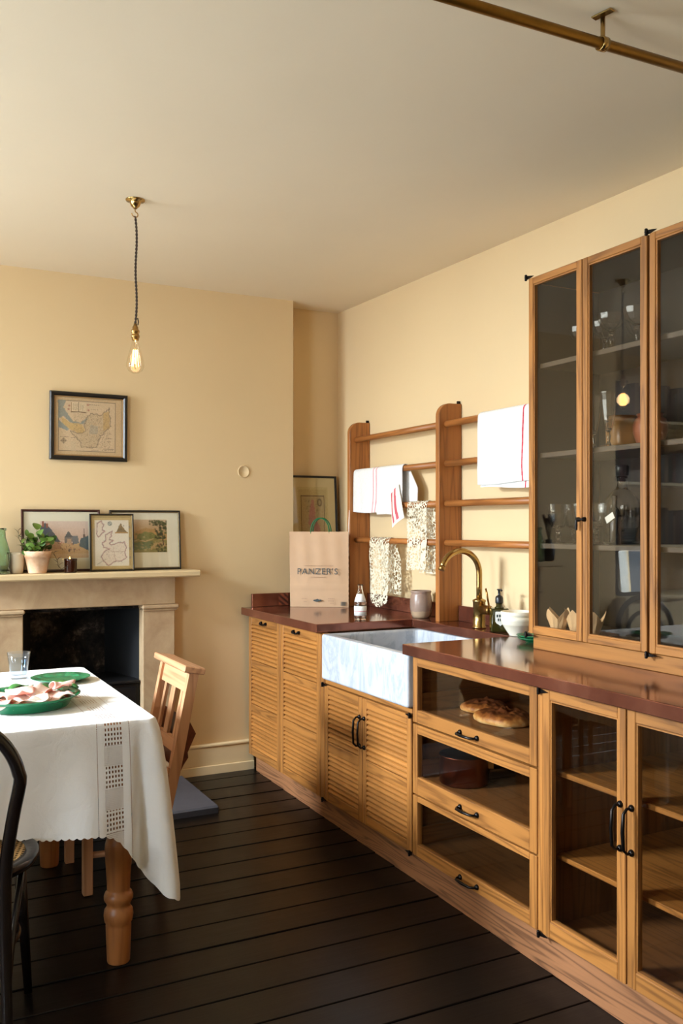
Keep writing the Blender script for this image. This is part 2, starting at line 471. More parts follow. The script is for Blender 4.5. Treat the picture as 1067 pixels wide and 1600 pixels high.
def emit(name, rgb, s):
    m, nt, out = mat(name); e = N(nt, 'ShaderNodeEmission'); e.inputs[0].default_value = L3(*rgb); e.inputs[1].default_value = s
    nt.links.new(e.outputs[0], out.inputs[0]); return m

# ------------------------------------------------------------------ painted canvases (flat prints, woven stripes)
class Canvas:
    def __init__(s, w, h, rgb): s.w, s.h = w, h; s.a = np.zeros((h, w, 3)) + np.array(rgb, float); s.yy, s.xx = np.mgrid[0:h, 0:w] + .5
    def blend(s, mask, rgb, al=1.0):
        k = np.clip(mask*al, 0, 1)[..., None]; s.a = s.a*(1-k) + np.array(rgb, float)*k
    def rect(s, x0, y0, x1, y1, rgb, al=1.0): s.blend(((s.xx > x0) & (s.xx < x1) & (s.yy > y0) & (s.yy < y1)).astype(float), rgb, al)
    def frame(s, x0, y0, x1, y1, rgb, w=1, al=1.0):
        s.rect(x0, y0, x1, y0+w, rgb, al); s.rect(x0, y1-w, x1, y1, rgb, al); s.rect(x0, y0, x0+w, y1, rgb, al); s.rect(x1-w, y0, x1, y1, rgb, al)
    def poly(s, pts, rgb, al=1.0):
        m = np.zeros((s.h, s.w), bool); n = len(pts)
        for i in range(n):
            (xa, ya), (xb, yb) = pts[i], pts[(i+1) % n]
            if ya == yb: continue
            c = ((ya > s.yy) != (yb > s.yy)) & (s.xx < (xb-xa)*(s.yy-ya)/(yb-ya)+xa); m ^= c
        s.blend(m.astype(float), rgb, al)
    def line(s, pts, rgb, w=1, al=1.0):
        for (xa, ya), (xb, yb) in zip(pts[:-1], pts[1:]):
            dx, dy = xb-xa, yb-ya; l2 = dx*dx+dy*dy+1e-9
            t = np.clip(((s.xx-xa)*dx+(s.yy-ya)*dy)/l2, 0, 1); d = np.hypot(s.xx-xa-t*dx, s.yy-ya-t*dy)
            s.blend(np.clip(w/2+.5-d, 0, 1), rgb, al)
    def disc(s, x, y, r, rgb, al=1.0): s.blend(np.clip(r+.5-np.hypot(s.xx-x, s.yy-y), 0, 1), rgb, al)
    def wob(s, pts, amp, sub, seed, closed=False):
        rr = random.Random(seed); P = list(pts)+([pts[0]] if closed else []); out = []
        for (xa, ya), (xb, yb) in zip(P[:-1], P[1:]):
            for k in range(sub):
                t = k/sub; out.append((xa+(xb-xa)*t+rr.uniform(-amp, amp), ya+(yb-ya)*t+rr.uniform(-amp, amp)))
        out.append(P[-1]); return out
    def speck(s, n, x0, y0, x1, y1, rgbs, lo, hi, seed, al=.6, asp=1):
        rr = random.Random(seed)
        for _ in range(n):
            x, y, r = rr.uniform(x0, x1), rr.uniform(y0, y1), rr.uniform(lo, hi)
            s.blend(np.clip(r+.5-np.hypot((s.xx-x)/asp, s.yy-y), 0, 1), rr.choice(rgbs), al)
    def writing(s, x0, x1, y, rgb, seed, al=.6, h=1):
        rr = random.Random(seed); x = x0
        while x < x1:
            w = rr.uniform(1, 3); s.rect(x, y, min(x+w, x1), y+h, rgb, al); x += w+rr.uniform(.6, 1.6)
    def grain(s, amp, seed):
        s.a = np.clip(s.a + np.random.RandomState(seed).normal(0, amp, (s.h, s.w, 1)), 0, 255)

def canvas_mesh(name, cv, P, mats, smooth=False):
    """mesh of (w x h) faces coloured from the canvas; P(u,v)->xyz with v=0 at the top"""
    w, h = cv.w, cv.h
    vv = [tuple(P(i/w, j/h)) for j in range(h+1) for i in range(w+1)]
    a = np.array(vv); ctr = (a.min(0)+a.max(0))/2
    idx = np.arange((h+1)*(w+1)).reshape(h+1, w+1)
    ff = np.stack([idx[1:, :-1], idx[1:, 1:], idx[:-1, 1:], idx[:-1, :-1]], -1).reshape(-1, 4)
    me = bpy.data.meshes.new(name); me.from_pydata((a-ctr).tolist(), [], ff.tolist())
    at = me.color_attributes.new('Col', 'FLOAT_COLOR', 'CORNER')
    c = np.ones((h*w, 4, 4), np.float32); c[:, :, :3] = lin(cv.a).reshape(-1, 1, 3)
    at.data.foreach_set('color', c.reshape(-1))
    me.polygons.foreach_set('use_smooth', [smooth]*len(me.polygons)); me.materials.append(mats); me.update()
    return me, Vector(ctr.tolist())

def text_mesh(s, size, mat_, name, extr=.0002, spacing=1.0):
    c = bpy.data.curves.new(name, 'FONT'); c.body = s; c.size = size; c.align_x = 'CENTER'; c.align_y = 'CENTER'; c.extrude = extr; c.space_character = spacing
    c.resolution_u = 3
    o = bpy.data.objects.new(name, c); COL.objects.link(o); dg = bpy.context.evaluated_depsgraph_get()
    me = bpy.data.meshes.new_from_object(o.evaluated_get(dg)); bpy.data.objects.remove(o); bpy.data.curves.remove(c)
    me.materials.clear(); me.materials.append(mat_); return me

# ================================================================== THE SETTING
XW, YC, XL, YF, YA, YB = 2.40, 4.56, -1.90, -1.30, 4.72, 4.92
def struct(o): o['kind'] = 'structure'; return o

fl = struct(MB().box(XL-.1, XW+.1, YF-.1, 5.1, -.12, -.03).build('floor', ROUGHST))
bw = .155; ny = 0; y = YF
rb = random.Random(3)
while y < 4.93:
    yc = y+bw/2; zt = fz(yc)+rb.uniform(-.0007, .0007)
    g = .0014
    o = MB().box(XL, XW, y+g, y+bw-g, zt-.022, zt, c=.0016).build('floorboard', FLOORM)
    o.location -= Vector(fl.location); o.parent = fl
    y += bw
# ceiling: follows the slight slope of the old house
c0, c1 = 2.55+.0155*(YF-2.17), 2.55+.0155*(5.05-2.17)
struct(MB().add([(XL-.1, YF-.1, c0), (XW+.1, YF-.1, c0), (XW+.1, 5.05, c1), (XL-.1, 5.05, c1),
                 (XL-.1, YF-.1, c0+.12), (XW+.1, YF-.1, c0+.12), (XW+.1, 5.05, c1+.12), (XL-.1, 5.05, c1+.12)],
                [(0,1,2,3)[::-1], (4,5,6,7), (0,1,5,4), (1,2,6,5), (2,3,7,6), (3,0,4,7)]).build('ceiling', CEIL))
WT = 2.62
struct(MB().box(XW, XW+.1, YF-.1, 5.05, -.1, WT).build('wall_right', WALL))
# chimney breast with the fireplace opening, and the recesses either side of it
FX0, FX1, FZ = .611, 1.184, .94
wb = MB()
wb.box(-.25, FX0, YC, 5.0, -.1, WT).box(FX1, 2.04, YC, 5.0, -.1, WT).box(FX0, FX1, YC, 5.0, FZ, WT)
wb.box(2.04, XW, YA, 5.0, -.1, WT).box(XL, -.25, YB, 5.0, -.1, WT)
struct(wb.build('wall_back', WALL, fix=False))
struct(MB().box(XL-.1, XW+.1, YF-.1, YF, -.1, WT).build('wall_front', WALL))
WY = [(.55, 1.75), (2.85, 4.05)]; WZ = (.78, 2.46)
wl = MB(); ys = [YF-.1, WY[0][0], WY[0][1], WY[1][0], WY[1][1], 5.05]
for i in (0, 2, 4): wl.box(XL-.22, XL, ys[i], ys[i+1], -.1, WT)
for a, b in WY: wl.box(XL-.22, XL, a, b, -.1, WZ[0]).box(XL-.22, XL, a, b, WZ[1], WT)
struct(wl.build('wall_left', WALL, fix=False))
for n, (a, b) in enumerate(WY):
    w = struct(thing('window_%d' % (n+1), ('tall white sash window in the left wall nearest the viewer', 'tall white sash window in the left wall nearest the fireplace')[n], None, (XL-.1, (a+b)/2, WZ[0])))
    h = WZ[1]-WZ[0]; hw = (b-a)/2
    MB().box(-.05, .05, -hw, -hw+.05, 0, h).box(-.05, .05, hw-.05, hw, 0, h).box(-.05, .05, -hw, hw, 0, .05).box(-.05, .05, -hw, hw, h-.05, h).build('window_frame', WHITEP, w)
    MB().box(-.03, .03, -hw+.05, hw-.05, h/2-.025, h/2+.025).build('meeting_rail', WHITEP, w)
    for k in (-1, 1): MB().box(-.015, .015, k*(hw-.05)/3-.011, k*(hw-.05)/3+.011, .05, h-.05).build('glazing_bar', WHITEP, w)
    MB().box(-.05, .16, -hw-.02, hw+.02, -.03, 0, c=.004).build('window_sill', WHITEP, w)
    for r in (0, 1):
        for k in range(3):
            y0 = -hw+.05+k*(2*hw-.1)/3; y1 = y0+(2*hw-.1)/3
            MB().box(-.002, .002, y0+.012, y1-.012, .05+r*h/2, h/2-.025+r*(h/2-.025)).build('pane', PANE, w)
# skirting
def skirting(name, x0, x1, yw):
    b = MB(); f = fz(yw)
    b.box(x0, x1, yw-.030, yw, f-.005, .084, c=.003); b.box(x0, x1, yw-.020, yw, .084, .178, c=.002); b.box(x0, x1, yw-.026, yw, .178, .197, c=.006)
    return struct(b.build(name, TRIMP))
skirting('baseboard_back', 1.352, 1.80, YC)
skirting('baseboard_back', -.25, .44, YC)

# ================================================================== FIREPLACE
sr = thing('fireplace_surround', 'worn sandstone fireplace surround with plain painted mantel shelf', 'fireplace', ((FX0+FX1)/2, YC, .04))
SX0, SX1, SY = .445, 1.350, 4.495
def P(mb, name, m, root, **k):
    o = mb.build(name, m, None, **k); o.location -= root.location; o.parent = root; return o
P(MB().box(FX1, SX1, SY, YC, .04, .925, c=.004), 'pilaster', STONE, sr)
P(MB().box(SX0, FX0, SY, YC, .04, .925, c=.004), 'pilaster', STONE, sr)
for a, b in ((FX1-.006, SX1+.018), (SX0-.018, FX0+.006)):
    P(MB().box(a, b, SY-.02, YC, .925, .946, c=.006).box(a+.006, b-.008, SY-.010, YC, .915, .925, c=.003), 'capital', STONE, sr)
P(MB().box(SX0-.002, SX1+.002, SY-.004, YC, .946, 1.088, c=.004), 'frieze', STONE, sr)
P(MB().box(.34, 1.455, 4.385, YC, 1.088, 1.121, c=.007), 'mantel_shelf', SHELFST, sr)
# firebox behind the opening
fb = thing('firebox', 'sooty black brick firebox inside the fireplace opening', 'firebox', ((FX0+FX1)/2, 4.8, .04))
P(MB().box(FX0, FX1, 4.93, 4.97, .04, 1.0), 'back_wall', SOOT, fb)
P(MB().prism([(FX1, SY+.07), (FX1-.002, 4.95), (FX1-.10, 4.95)], .04, 1.0), 'cheek', CHEEK, fb)
P(MB().prism([(FX0, SY+.07), (FX0+.002, 4.95), (FX0+.10, 4.95)], .04, 1.0), 'cheek', CHEEK, fb)
P(MB().box(FX0, FX1, 4.57, 4.95, .925, .939), 'throat_plate', SOOT, fb)
P(MB().box(FX0, FX1, SY+.02, 4.93, .03, .05), 'floor_slab', SOOT, fb)
# cast iron hob grate
gr = thing('hob_grate', 'black cast-iron hob grate standing in the fireplace opening', 'grate', (.9, 4.66, .05))
for a, b in ((FX0+.004, .83), (.965, FX1-.004)):
    P(MB().box(a, b, 4.545, 4.86, .05, .548, c=.004), 'hob_box', IRON, gr)
    P(MB().box(a, b, 4.53, 4.87, .549, .565, c=.005), 'hob_plate', IRON, gr)
    cx = (a+b)/2
    om = MB().box(a+.02, b-.02, 4.538, 4.545, .10, .53, c=.002)
    for zz, r in ((.50, .014), (.46, .022), (.415, .014), (.37, .026), (.32, .016), (.27, .026), (.22, .014), (.17, .022)):
        om.lathe([(0, 4.524), (r*.6, 4.526), (r, 4.532), (r, 4.540)], 12, (0, 0, 0), axis='y') if False else None
        om.add([(cx+dx_, yy, zz+dz_) for (dx_, yy, dz_) in ((-r, 4.538, 0), (0, 4.538, -r), (r, 4.538, 0), (0, 4.538, r), (0, 4.522, 0))],
               [(0,1,4), (1,2,4), (2,3,4), (3,0,4)])
        for sx in (-1, 1):
            om.add([(cx+sx*.045+dx_*.6, yy, zz-.02+dz_*.6) for (dx_, yy, dz_) in ((-r, 4.538, 0), (0, 4.538, -r), (r, 4.538, 0), (0, 4.538, r), (0, 4.526, 0))],
                   [(0,1,4), (1,2,4), (2,3,4), (3,0,4)])
    P(om, 'ornament_panel', IRON, gr)
for k in range(5):
    P(MB().tube([(.83, 4.60, .30+k*.045), (.86, 4.575, .30+k*.045), (.935, 4.575, .30+k*.045), (.965, 4.60, .30+k*.045)], .007, 8), 'bar', IRON, gr)
P(MB().box(.83, .965, 4.60, 4.86, .27, .285), 'basket_floor', IRON, gr)
# hearth slab
hs = thing('hearth_slab', 'grey slate hearth slab lying in front of the fireplace', 'hearth', (.87, 4.2, .02))
P(MB().box(.42, 1.392, 3.935, SY, .012, .064, c=.008), 'slab', SLATE, hs)
P(MB().box(.425, 1.386, 3.940, SY-.01, .0, .012), 'bed', ROUGHST, hs)

# blanked gas point on the chimney breast
MBr = MB().lathe([(.034, 0), (.034, .004), (.029, .006), (.0275, .003), (.0, .003)], 28, (0,0,0), axis='y')
o = MBr.build('wall_blanking_plate', WALL); o.rotation_euler = (0, 0, PI); o.location = (1.748, YC-.003, 1.636)
tag(o, 'small round painted blanking plate on the chimney breast', 'wall plate')

# ================================================================== BASE CABINETS
XD = 1.764; ZB, ZT = .128, .862; DT = .022
def XB(mb, x0, x1, y0, y1, z0, z1, mi, c=.002): return mb.box(x0, x1, y0, y1, z0, z1, mi, c)
slat_cache = {}
def slat_mesh(w):
    k = round(w, 3)
    if k not in slat_cache:
        # rounded louvre, leaning so that its lower edge stands proud
        pr = [(.0090, -.0092), (.0005, -.0097), (-.0050, -.0084), (-.0078, -.0050), (-.0078, -.0008), (-.0052, .0036), (-.0010, .0070), (.0045, .0092), (.0090, .0094)]
        b = MB().prism([(x, z) for x, z in pr], -w/2, w/2, axis='y')
        slat_cache[k] = b.mesh('slat', OAKS)[0]
    return slat_cache[k]
def pull(length, proud=.026, r=.0045, n=8):
    """D-shaped pull along local y, standing out to -x"""
    b = MB(); h = length/2
    pts = [(0, -h, 0), (-proud*.6, -h, 0), (-proud, -h+.012, 0), (-proud-.003, 0, 0), (-proud, h-.012, 0), (-proud*.6, h, 0), (0, h, 0)]
    b.tube(pts, [r*.9, r*.9, r, r*1.15, r, r*.9, r*.9], n)
    for s_ in (-h, h): b.lathe([(.0, -.009), (.007, -.0075), (.0095, -.003), (.0095, 0)], 12, (0, s_, 0), axis='x')
    return b.mesh('pull_handle', BLACKM, center=False)[0]
PULL_S, PULL_L = pull(.098), pull(.118, .03)
def bail():
    b = MB()
    for s_ in (-.03, .03): b.lathe([(0, -.012), (.006, -.01), (.008, -.004), (.008, 0)], 10, (0, s_, 0), axis='x')
    b.tube([(-.008, -.034, .002), (-.014, -.026, -.004), (-.016, -.01, -.007), (-.018, 0, -.004), (-.016, .01, -.007), (-.014, .026, -.004), (-.008, .034, .002)], .0042, 8)
    b.lathe([(0, -.02), (.006, -.016), (.006, -.010), (0, -.006)], 8, (0, 0, -.004), axis='x')
    return b.mesh('latch_handle', BLACKM, center=False)[0]
BAIL = bail()
def hinge():
    b = MB().lathe([(0, -.016), (.0055, -.0145), (.0075, -.010), (.006, -.006), (.008, 0), (.006, .006), (.0075, .010), (.0055, .0145), (0, .016)], 10, (-.008, 0, 0))
    b.prism([(-.004, -.009), (-.004, .009), (-.030, .005), (-.052, 0), (-.030, -.005)], -.004, .001, axis='x')
    b.box(-.004, .001, 0, .012, -.009, .009)
    b.xf(Matrix.Scale(.72, 4))
    return b.mesh('hinge', BLACKM, center=False)[0]
HINGE = hinge()
def louvre_door(root, y0, y1, z0, z1, rails, sw=.036):
    """frame of stiles and rails with louvres between; rails: list of (z0,z1)"""
    b = MB()
    for a in ((y0, y0+sw), (y1-sw, y1)): XB(b, XD, XD+DT, a[0], a[1], z0, z1, 0)
    for a, c in rails: XB(b, XD+.0008, XD+DT-.001, y0+sw, y1-sw, a, c, 1)
    XB(b, XD+DT-.004, XD+DT-.001, y0+.01, y1-.01, z0+.01, z1-.01, 0, 0)
    d = P(b, 'door', [OAK['z'], OAK['y']], root)
    me = slat_mesh(y1-y0-2*sw)
    for (a, b_), (c, e) in zip(rails[:-1], rails[1:]):
        n = max(1, round((c-b_)/.0205)); st = (c-b_)/n
        for k in range(n):
            inst('slat', me, Vector((XD+.0095, (y0+y1)/2, b_+st*(k+.5)))-root.location-d.location, d)
    return d
def put(me, name, pos, root, parent=None, rot=(0,0,0)):
    base = root.location + (parent.location if parent else Vector((0,0,0)))
    return inst(name, me, Vector(pos)-base, parent or root, rot)
XBK = 2.385
# -- tall louvred pair beside the chimney breast
lc = thing('louvred_cabinet', 'oak base cabinet with two tall louvred doors beside the chimney breast', 'cabinet', (2.07, 4.08, ZB))
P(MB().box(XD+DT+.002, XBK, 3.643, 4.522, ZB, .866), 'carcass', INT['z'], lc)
P(XB(MB(), XD+.001, XD+.03, 4.495, 4.525, ZB, .864, 0), 'end_stile', OAK['z'], lc)
rl = [(ZB, .166), (.362, .400), (.594, .631), (.822, ZT)]
d = louvre_door(lc, 4.106, 4.523, ZB, ZT, rl); put(BAIL, 'latch_handle', (XD-.001, 4.31, .842), lc, d)
d = louvre_door(lc, 3.645, 4.100, ZB, ZT, rl, .04); put(BAIL, 'latch_handle', (XD-.001, 3.90, .842), lc, d)
# -- sink cabinet
sk = thing('sink_cabinet', 'oak cabinet with a pair of louvred doors under the marble sink', 'cabinet', (2.07, 3.23, ZB))
P(MB().box(XD+DT+.002, XBK, 2.868, 3.620, ZB, .645), 'carcass', INT['z'], sk)
P(XB(MB(), XD, XD+.03, 3.605, 3.641, ZB, .866, 0), 'face_stile', OAK['z'], sk)
P(XB(MB(), XD+.004, XD+.03, 2.87, 3.603, .645, .664, 0), 'top_rail', OAK['y'], sk)
rs = [(ZB, .168), (.350, .392), (.600, .640)]
d1 = louvre_door(sk, 3.254, 3.601, ZB, .640, rs, .032); d2 = louvre_door(sk, 2.869, 3.250, ZB, .640, rs, .032)
put(PULL_L, 'pull_handle', (XD, 3.272, .50), sk, d1, (PI/2, 0, 0)); put(PULL_L, 'pull_handle', (XD, 3.232, .50), sk, d2, (PI/2, 0, 0))
for yy, zz, rx in ((3.612, .640, 0), (3.612, .128, 0), (2.872, .640, PI), (2.872, .128, PI)):
    put(HINGE, 'hinge', (XD-.001, yy, zz), sk, None, (0 if rx == 0 else PI, 0, 0))
# -- glass-fronted drawers
dc = thing('drawer_cabinet', 'oak cabinet of three glass-fronted drawers beside the sink', 'cabinet', (2.07, 2.5, ZB))
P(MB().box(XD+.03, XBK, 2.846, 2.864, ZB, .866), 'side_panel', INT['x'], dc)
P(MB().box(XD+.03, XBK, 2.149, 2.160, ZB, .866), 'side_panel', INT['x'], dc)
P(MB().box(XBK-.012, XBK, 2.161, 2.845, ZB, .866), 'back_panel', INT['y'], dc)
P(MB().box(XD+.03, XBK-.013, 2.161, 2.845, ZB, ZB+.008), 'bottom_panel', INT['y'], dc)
DY0, DY1 = 2.150, 2.858
for (a, b_, o0, o1, hz) in ((.620, ZT, .667, .828, .643), (.356, .613, .421, .580, .389), (ZB, .350, .173, .329, .150)):
    m = MB(); XB(m, XD, XD+.024, DY0, 2.185, a, b_, 0); XB(m, XD, XD+.024, 2.828, DY1, a, b_, 0)
    XB(m, XD+.0006, XD+.0235, 2.185, 2.828, a, o0, 1); XB(m, XD+.0006, XD+.0235, 2.185, 2.828, o1, b_, 1)
    dr = P(m, 'drawer', [OAK['z'], OAK['y']], dc)
    def S(mb, name, mt): o = mb.build(name, mt); o.location -= dc.location+dr.location; o.parent = dr; return o
    S(MB().box(XD+.010, XD+.014, 2.184, 2.829, o0-.001, o1+.001), 'pane', CABPANE)
    S(MB().box(XD+.025, 2.34, DY0+.012, DY1-.014, o0-.018, o0-.006), 'drawer_bottom', INT['y'])
    S(MB().box(XD+.025, 2.34, DY0+.012, DY0+.022, o0-.006, o0+.06), 'drawer_side', INT['x'])
    S(MB().box(XD+.025, 2.34, DY1-.026, DY1-.014, o0-.006, o0+.06), 'drawer_side', INT['x'])
    put(PULL_S, 'pull_handle', (XD, 2.502, hz), dc, dr)
# -- glass-door cabinet
gc = thing('glass_door_cabinet', 'oak base cabinet with glazed doors and two inner shelves', 'cabinet', (2.07, 1.78, ZB))
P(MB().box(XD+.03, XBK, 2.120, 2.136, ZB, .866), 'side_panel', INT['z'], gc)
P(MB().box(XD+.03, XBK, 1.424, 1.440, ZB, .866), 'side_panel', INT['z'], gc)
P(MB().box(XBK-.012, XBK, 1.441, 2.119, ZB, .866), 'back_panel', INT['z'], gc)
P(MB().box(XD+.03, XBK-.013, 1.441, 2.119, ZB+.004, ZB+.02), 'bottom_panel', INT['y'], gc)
P(XB(MB(), XD+.002, XD+.03, 2.124, 2.147, ZB, .866, 0), 'face_stile', OAK['z'], gc)
for zz in (.612, .362): P(XB(MB(), XD+.05, XBK-.013, 1.441, 2.119, zz-.016, zz, 0, .003), 'shelf', OAK['y'], gc)
def glass_door(root, x, t, y0, y1, z0, z1, w, wb_=None, wt=None, mats=None, pane=CABPANE):
    wb_ = wb_ or w; wt = wt or w
    m = MB(); XB(m, x, x+t, y0, y0+w, z0, z1, 0); XB(m, x, x+t, y1-w, y1, z0, z1, 0)
    XB(m, x+.0006, x+t-.001, y0+w, y1-w, z0, z0+wb_, 1); XB(m, x+.0006, x+t-.001, y0+w, y1-w, z1-wt, z1, 1)
    # small moulding round the glass
    e = .005
    m.box(x+.004, x+t-.004, y0+w, y0+w+e, z0+wb_, z1-wt, 0); m.box(x+.004, x+t-.004, y1-w-e, y1-w, z0+wb_, z1-wt, 0)
    m.box(x+.004, x+t-.004, y0+w+e, y1-w-e, z0+wb_, z0+wb_+e, 1); m.box(x+.004, x+t-.004, y0+w+e, y1-w-e, z1-wt-e, z1-wt, 1)
    d = P(m, 'door', mats or [OAK['z'], OAK['y']], root)
    g = MB().box(x+t*.45, x+t*.45+.004, y0+w+.001, y1-w-.001, z0+wb_+.001, z1-wt-.001).build('pane', pane)
    g.location -= root.location+d.location; g.parent = d
    return d
g1 = glass_door(gc, XD, .024, 1.787, 2.122, ZB, ZT, .030, .048, .032)
g2 = glass_door(gc, XD, .024, 1.446, 1.782, ZB, ZT, .030, .048, .032)
put(PULL_L, 'pull_handle', (XD, 1.805, .545), gc, g1, (PI/2, 0, 0)); put(PULL_L, 'pull_handle', (XD, 1.764, .545), gc, g2, (PI/2, 0, 0))
for zz in (.853, .126): put(HINGE, 'hinge', (XD-.001, 2.134, zz), gc)
# -- plinth
pl = tag(MB().prism([(4.30, fz(4.3)-.004), (1.43, -.004), (1.43, ZB-.002), (4.49, ZB-.002), (4.49, fz(4.49)-.004)], XD+.030, XD+.050, axis='x').build('plinth', PLINTHW),
         'long oak plinth board running along the floor under the base cabinets', 'plinth')

# ================================================================== WORKTOP AND SINK
ZW, ZU = .907, .868
XF = 1.734; HX, HY0, HY1 = 2.235, 2.885, 3.622
wt = thing('copper_worktop', 'aged copper worktop with low upstands running the length of the base cabinets', 'worktop', (2.07, 3.0, ZU))
w = MB().prism([(XF, 1.40), (2.399, 1.40), (2.399, YA-.001), (2.041, YA-.001), (2.041, YC-.001), (XF, YC-.001), (XF, HY1), (HX, HY1), (HX, HY0), (XF, HY0)], ZU, ZW)
bevel(P(w, 'worktop_slab', COPPER, wt), .003, 2)
P(MB().box(1.79, 2.04, YC-.021, YC-.001, ZW, .978, c=.002), 'upstand', COPPER, wt)
for a, b_ in ((3.20, 3.455), (3.489, 4.330), (4.364, 4.55)): P(MB().box(2.379, 2.399, a, b_, ZW, .978, c=.002), 'upstand', COPPER, wt)
for yy in (4.10, ): P(MB().box(XF-.0006, XF+.001, yy-.001, yy+.001, ZU+.003, ZW-.003), 'seam', DBRASS, wt)

sn = thing('marble_sink', 'white marble butler sink with a deep plain front', 'sink', (1.98, 3.2, .67))
SX0_, SX1_, SY0_, SY1_, SZ0, SZ1 = 1.746, 2.262, 2.868, 3.600, .668, .8665
m = MB()
out_ = rrect(SX0_, SX1_, SY0_, SY1_, .012, 4); inn = rrect(SX0_+.042, SX1_-.035, SY0_+.042, SY1_-.042, .03, 4); n = len(out_)
inb = rrect(SX0_+.052, SX1_-.045, SY0_+.052, SY1_-.052, .03, 4)
vv = [(x, y, SZ0) for x, y in out_]+[(x, y, SZ1) for x, y in out_]+[(x, y, SZ1) for x, y in inn]+[(x, y, SZ0+.035) for x, y in inb]
ff = [tuple(range(n))[::-1]]
for a in range(3):
    for i in range(n): j = (i+1) % n; ff.append((a*n+i, a*n+j, (a+1)*n+j, (a+1)*n+i))
ff.append(tuple(range(3*n, 4*n)))
m.add(vv, ff)
bevel(P(m, 'basin', MARBLE, sn), .010, 3, 50)
P(MB().lathe([(.0, .0), (.03, .0), (.034, .004), (.028, .005), (0, .003)], 20, (2.0, 3.2, SZ0+.035)), 'drain', BRASS, sn)

# ================================================================== WALL CABINET
XU = 2.07; UZ0, UZ1 = .963, 2.230; UY0, UY1 = 1.44, 2.570
uc = thing('glazed_wall_cabinet', 'tall oak display cabinet with glazed doors standing on the worktop', 'cabinet', (2.23, 2.0, ZW))
P(XB(MB(), XU+.018, 2.399, UY0, UY1-.006, ZW, UZ0-.003, 0, .002), 'base', OAK['y'], uc)
P(MB().box(XU+.024, 2.399, UY1-.02, UY1-.002, UZ0, UZ1), 'side_panel', [OAK['z']], uc)
P(MB().box(XU+.026, 2.385, UY1-.0225, UY1-.0205, UZ0+.02, UZ1-.02), 'shaded_side_lining', DARKIN, uc)  # dark sheet over the oak side, carrying the interior's painted shade
P(MB().box(XU+.024, 2.399, UY0+.002, UY0+.02, UZ0, UZ1), 'side_panel', [OAK['z']], uc)
P(MB().box(2.387, 2.399, UY0+.021, UY1-.021, UZ0, UZ1), 'back_panel', DARKIN, uc)
P(MB().box(XU+.024, 2.386, UY0+.021, UY1-.023, UZ1-.018, UZ1), 'top_panel', DARKIN, uc)
P(MB().box(XU+.024, 2.386, UY0+.021, UY1-.023, UZ0, UZ0+.014), 'bottom_panel', DARKIN, uc)
SHZ = (1.925, 1.606, 1.284)
for zz in SHZ: P(XB(MB(), XU+.035, 2.386, UY0+.021, UY1-.023, zz-.018, zz, 0, .002), 'shelf', SHELFP, uc)
uds = []
for a, b_ in ((2.294, 2.568), (2.010, 2.290), (1.724, 2.000), (1.442, 1.720)):
    uds.append(glass_door(uc, XU, .022, a, b_, UZ0, UZ1, .024, .024, .024))
for yy, zz, fl_ in ((2.574, UZ1+.004, 1), (2.005, UZ1+.004, 0), (2.005, UZ0-.006, 0), (2.574, UZ0-.006, 1)):
    put(HINGE, 'hinge', (XU-.001, yy, zz), uc)
lt = MB()
for s_ in (-.014, .014): lt.lathe([(0, -.014), (.006, -.012), (.008, -.004), (.008, 0)], 10, (0, s_, 0), axis='x')
lt.tube([(-.012, -.016, 0), (-.016, 0, 0), (-.012, .016, 0)], .0038, 8); lt.tube([(-.013, .012, 0), (-.014, .012, -.02), (-.013, .012, -.036)], [.0035, .005, .003], 8)
put(lt.mesh('turn_latch', BLACKM, center=False)[0], 'turn_latch', (XU, 2.292, 1.368), uc)

# ================================================================== DRYING RACK
rk = thing('drying_rack', 'oak wall rack of tall rounded posts and round drying rails above the sink', 'rack', (2.33, 3.5, ZW))
def post_prof(z1):
    pr = [(2.398, ZW), (2.398, z1)]
    for k in range(9):
        a = PI/2+PI/2*k/8; pr.append((2.336+.062*math.cos(a), z1-.062+.062*math.sin(a)))
    pr += [(2.274, ZW)]
    return pr
for y0 in (4.332, 3.457, 2.58):
    bevel(P(MB().prism(post_prof(1.908), y0, y0+.030, axis='y'), 'post', RACKW['z'], rk), .002, 1)
    P(MB().box(2.384, 2.398, y0+.010, y0+.020, 1.906, 1.922), 'fixing_plate', BLACKM, rk)
RZ = (1.812, 1.630, 1.447, 1.268); RX, RR = 2.316, .0152
for zz in RZ:
    for a, b_ in ((3.487, 4.332), (2.610, 3.457)):
        P(MB().tube([(RX, a, zz), (RX, b_, zz)], RR, 14), 'rail', RACKW['y'], rk)

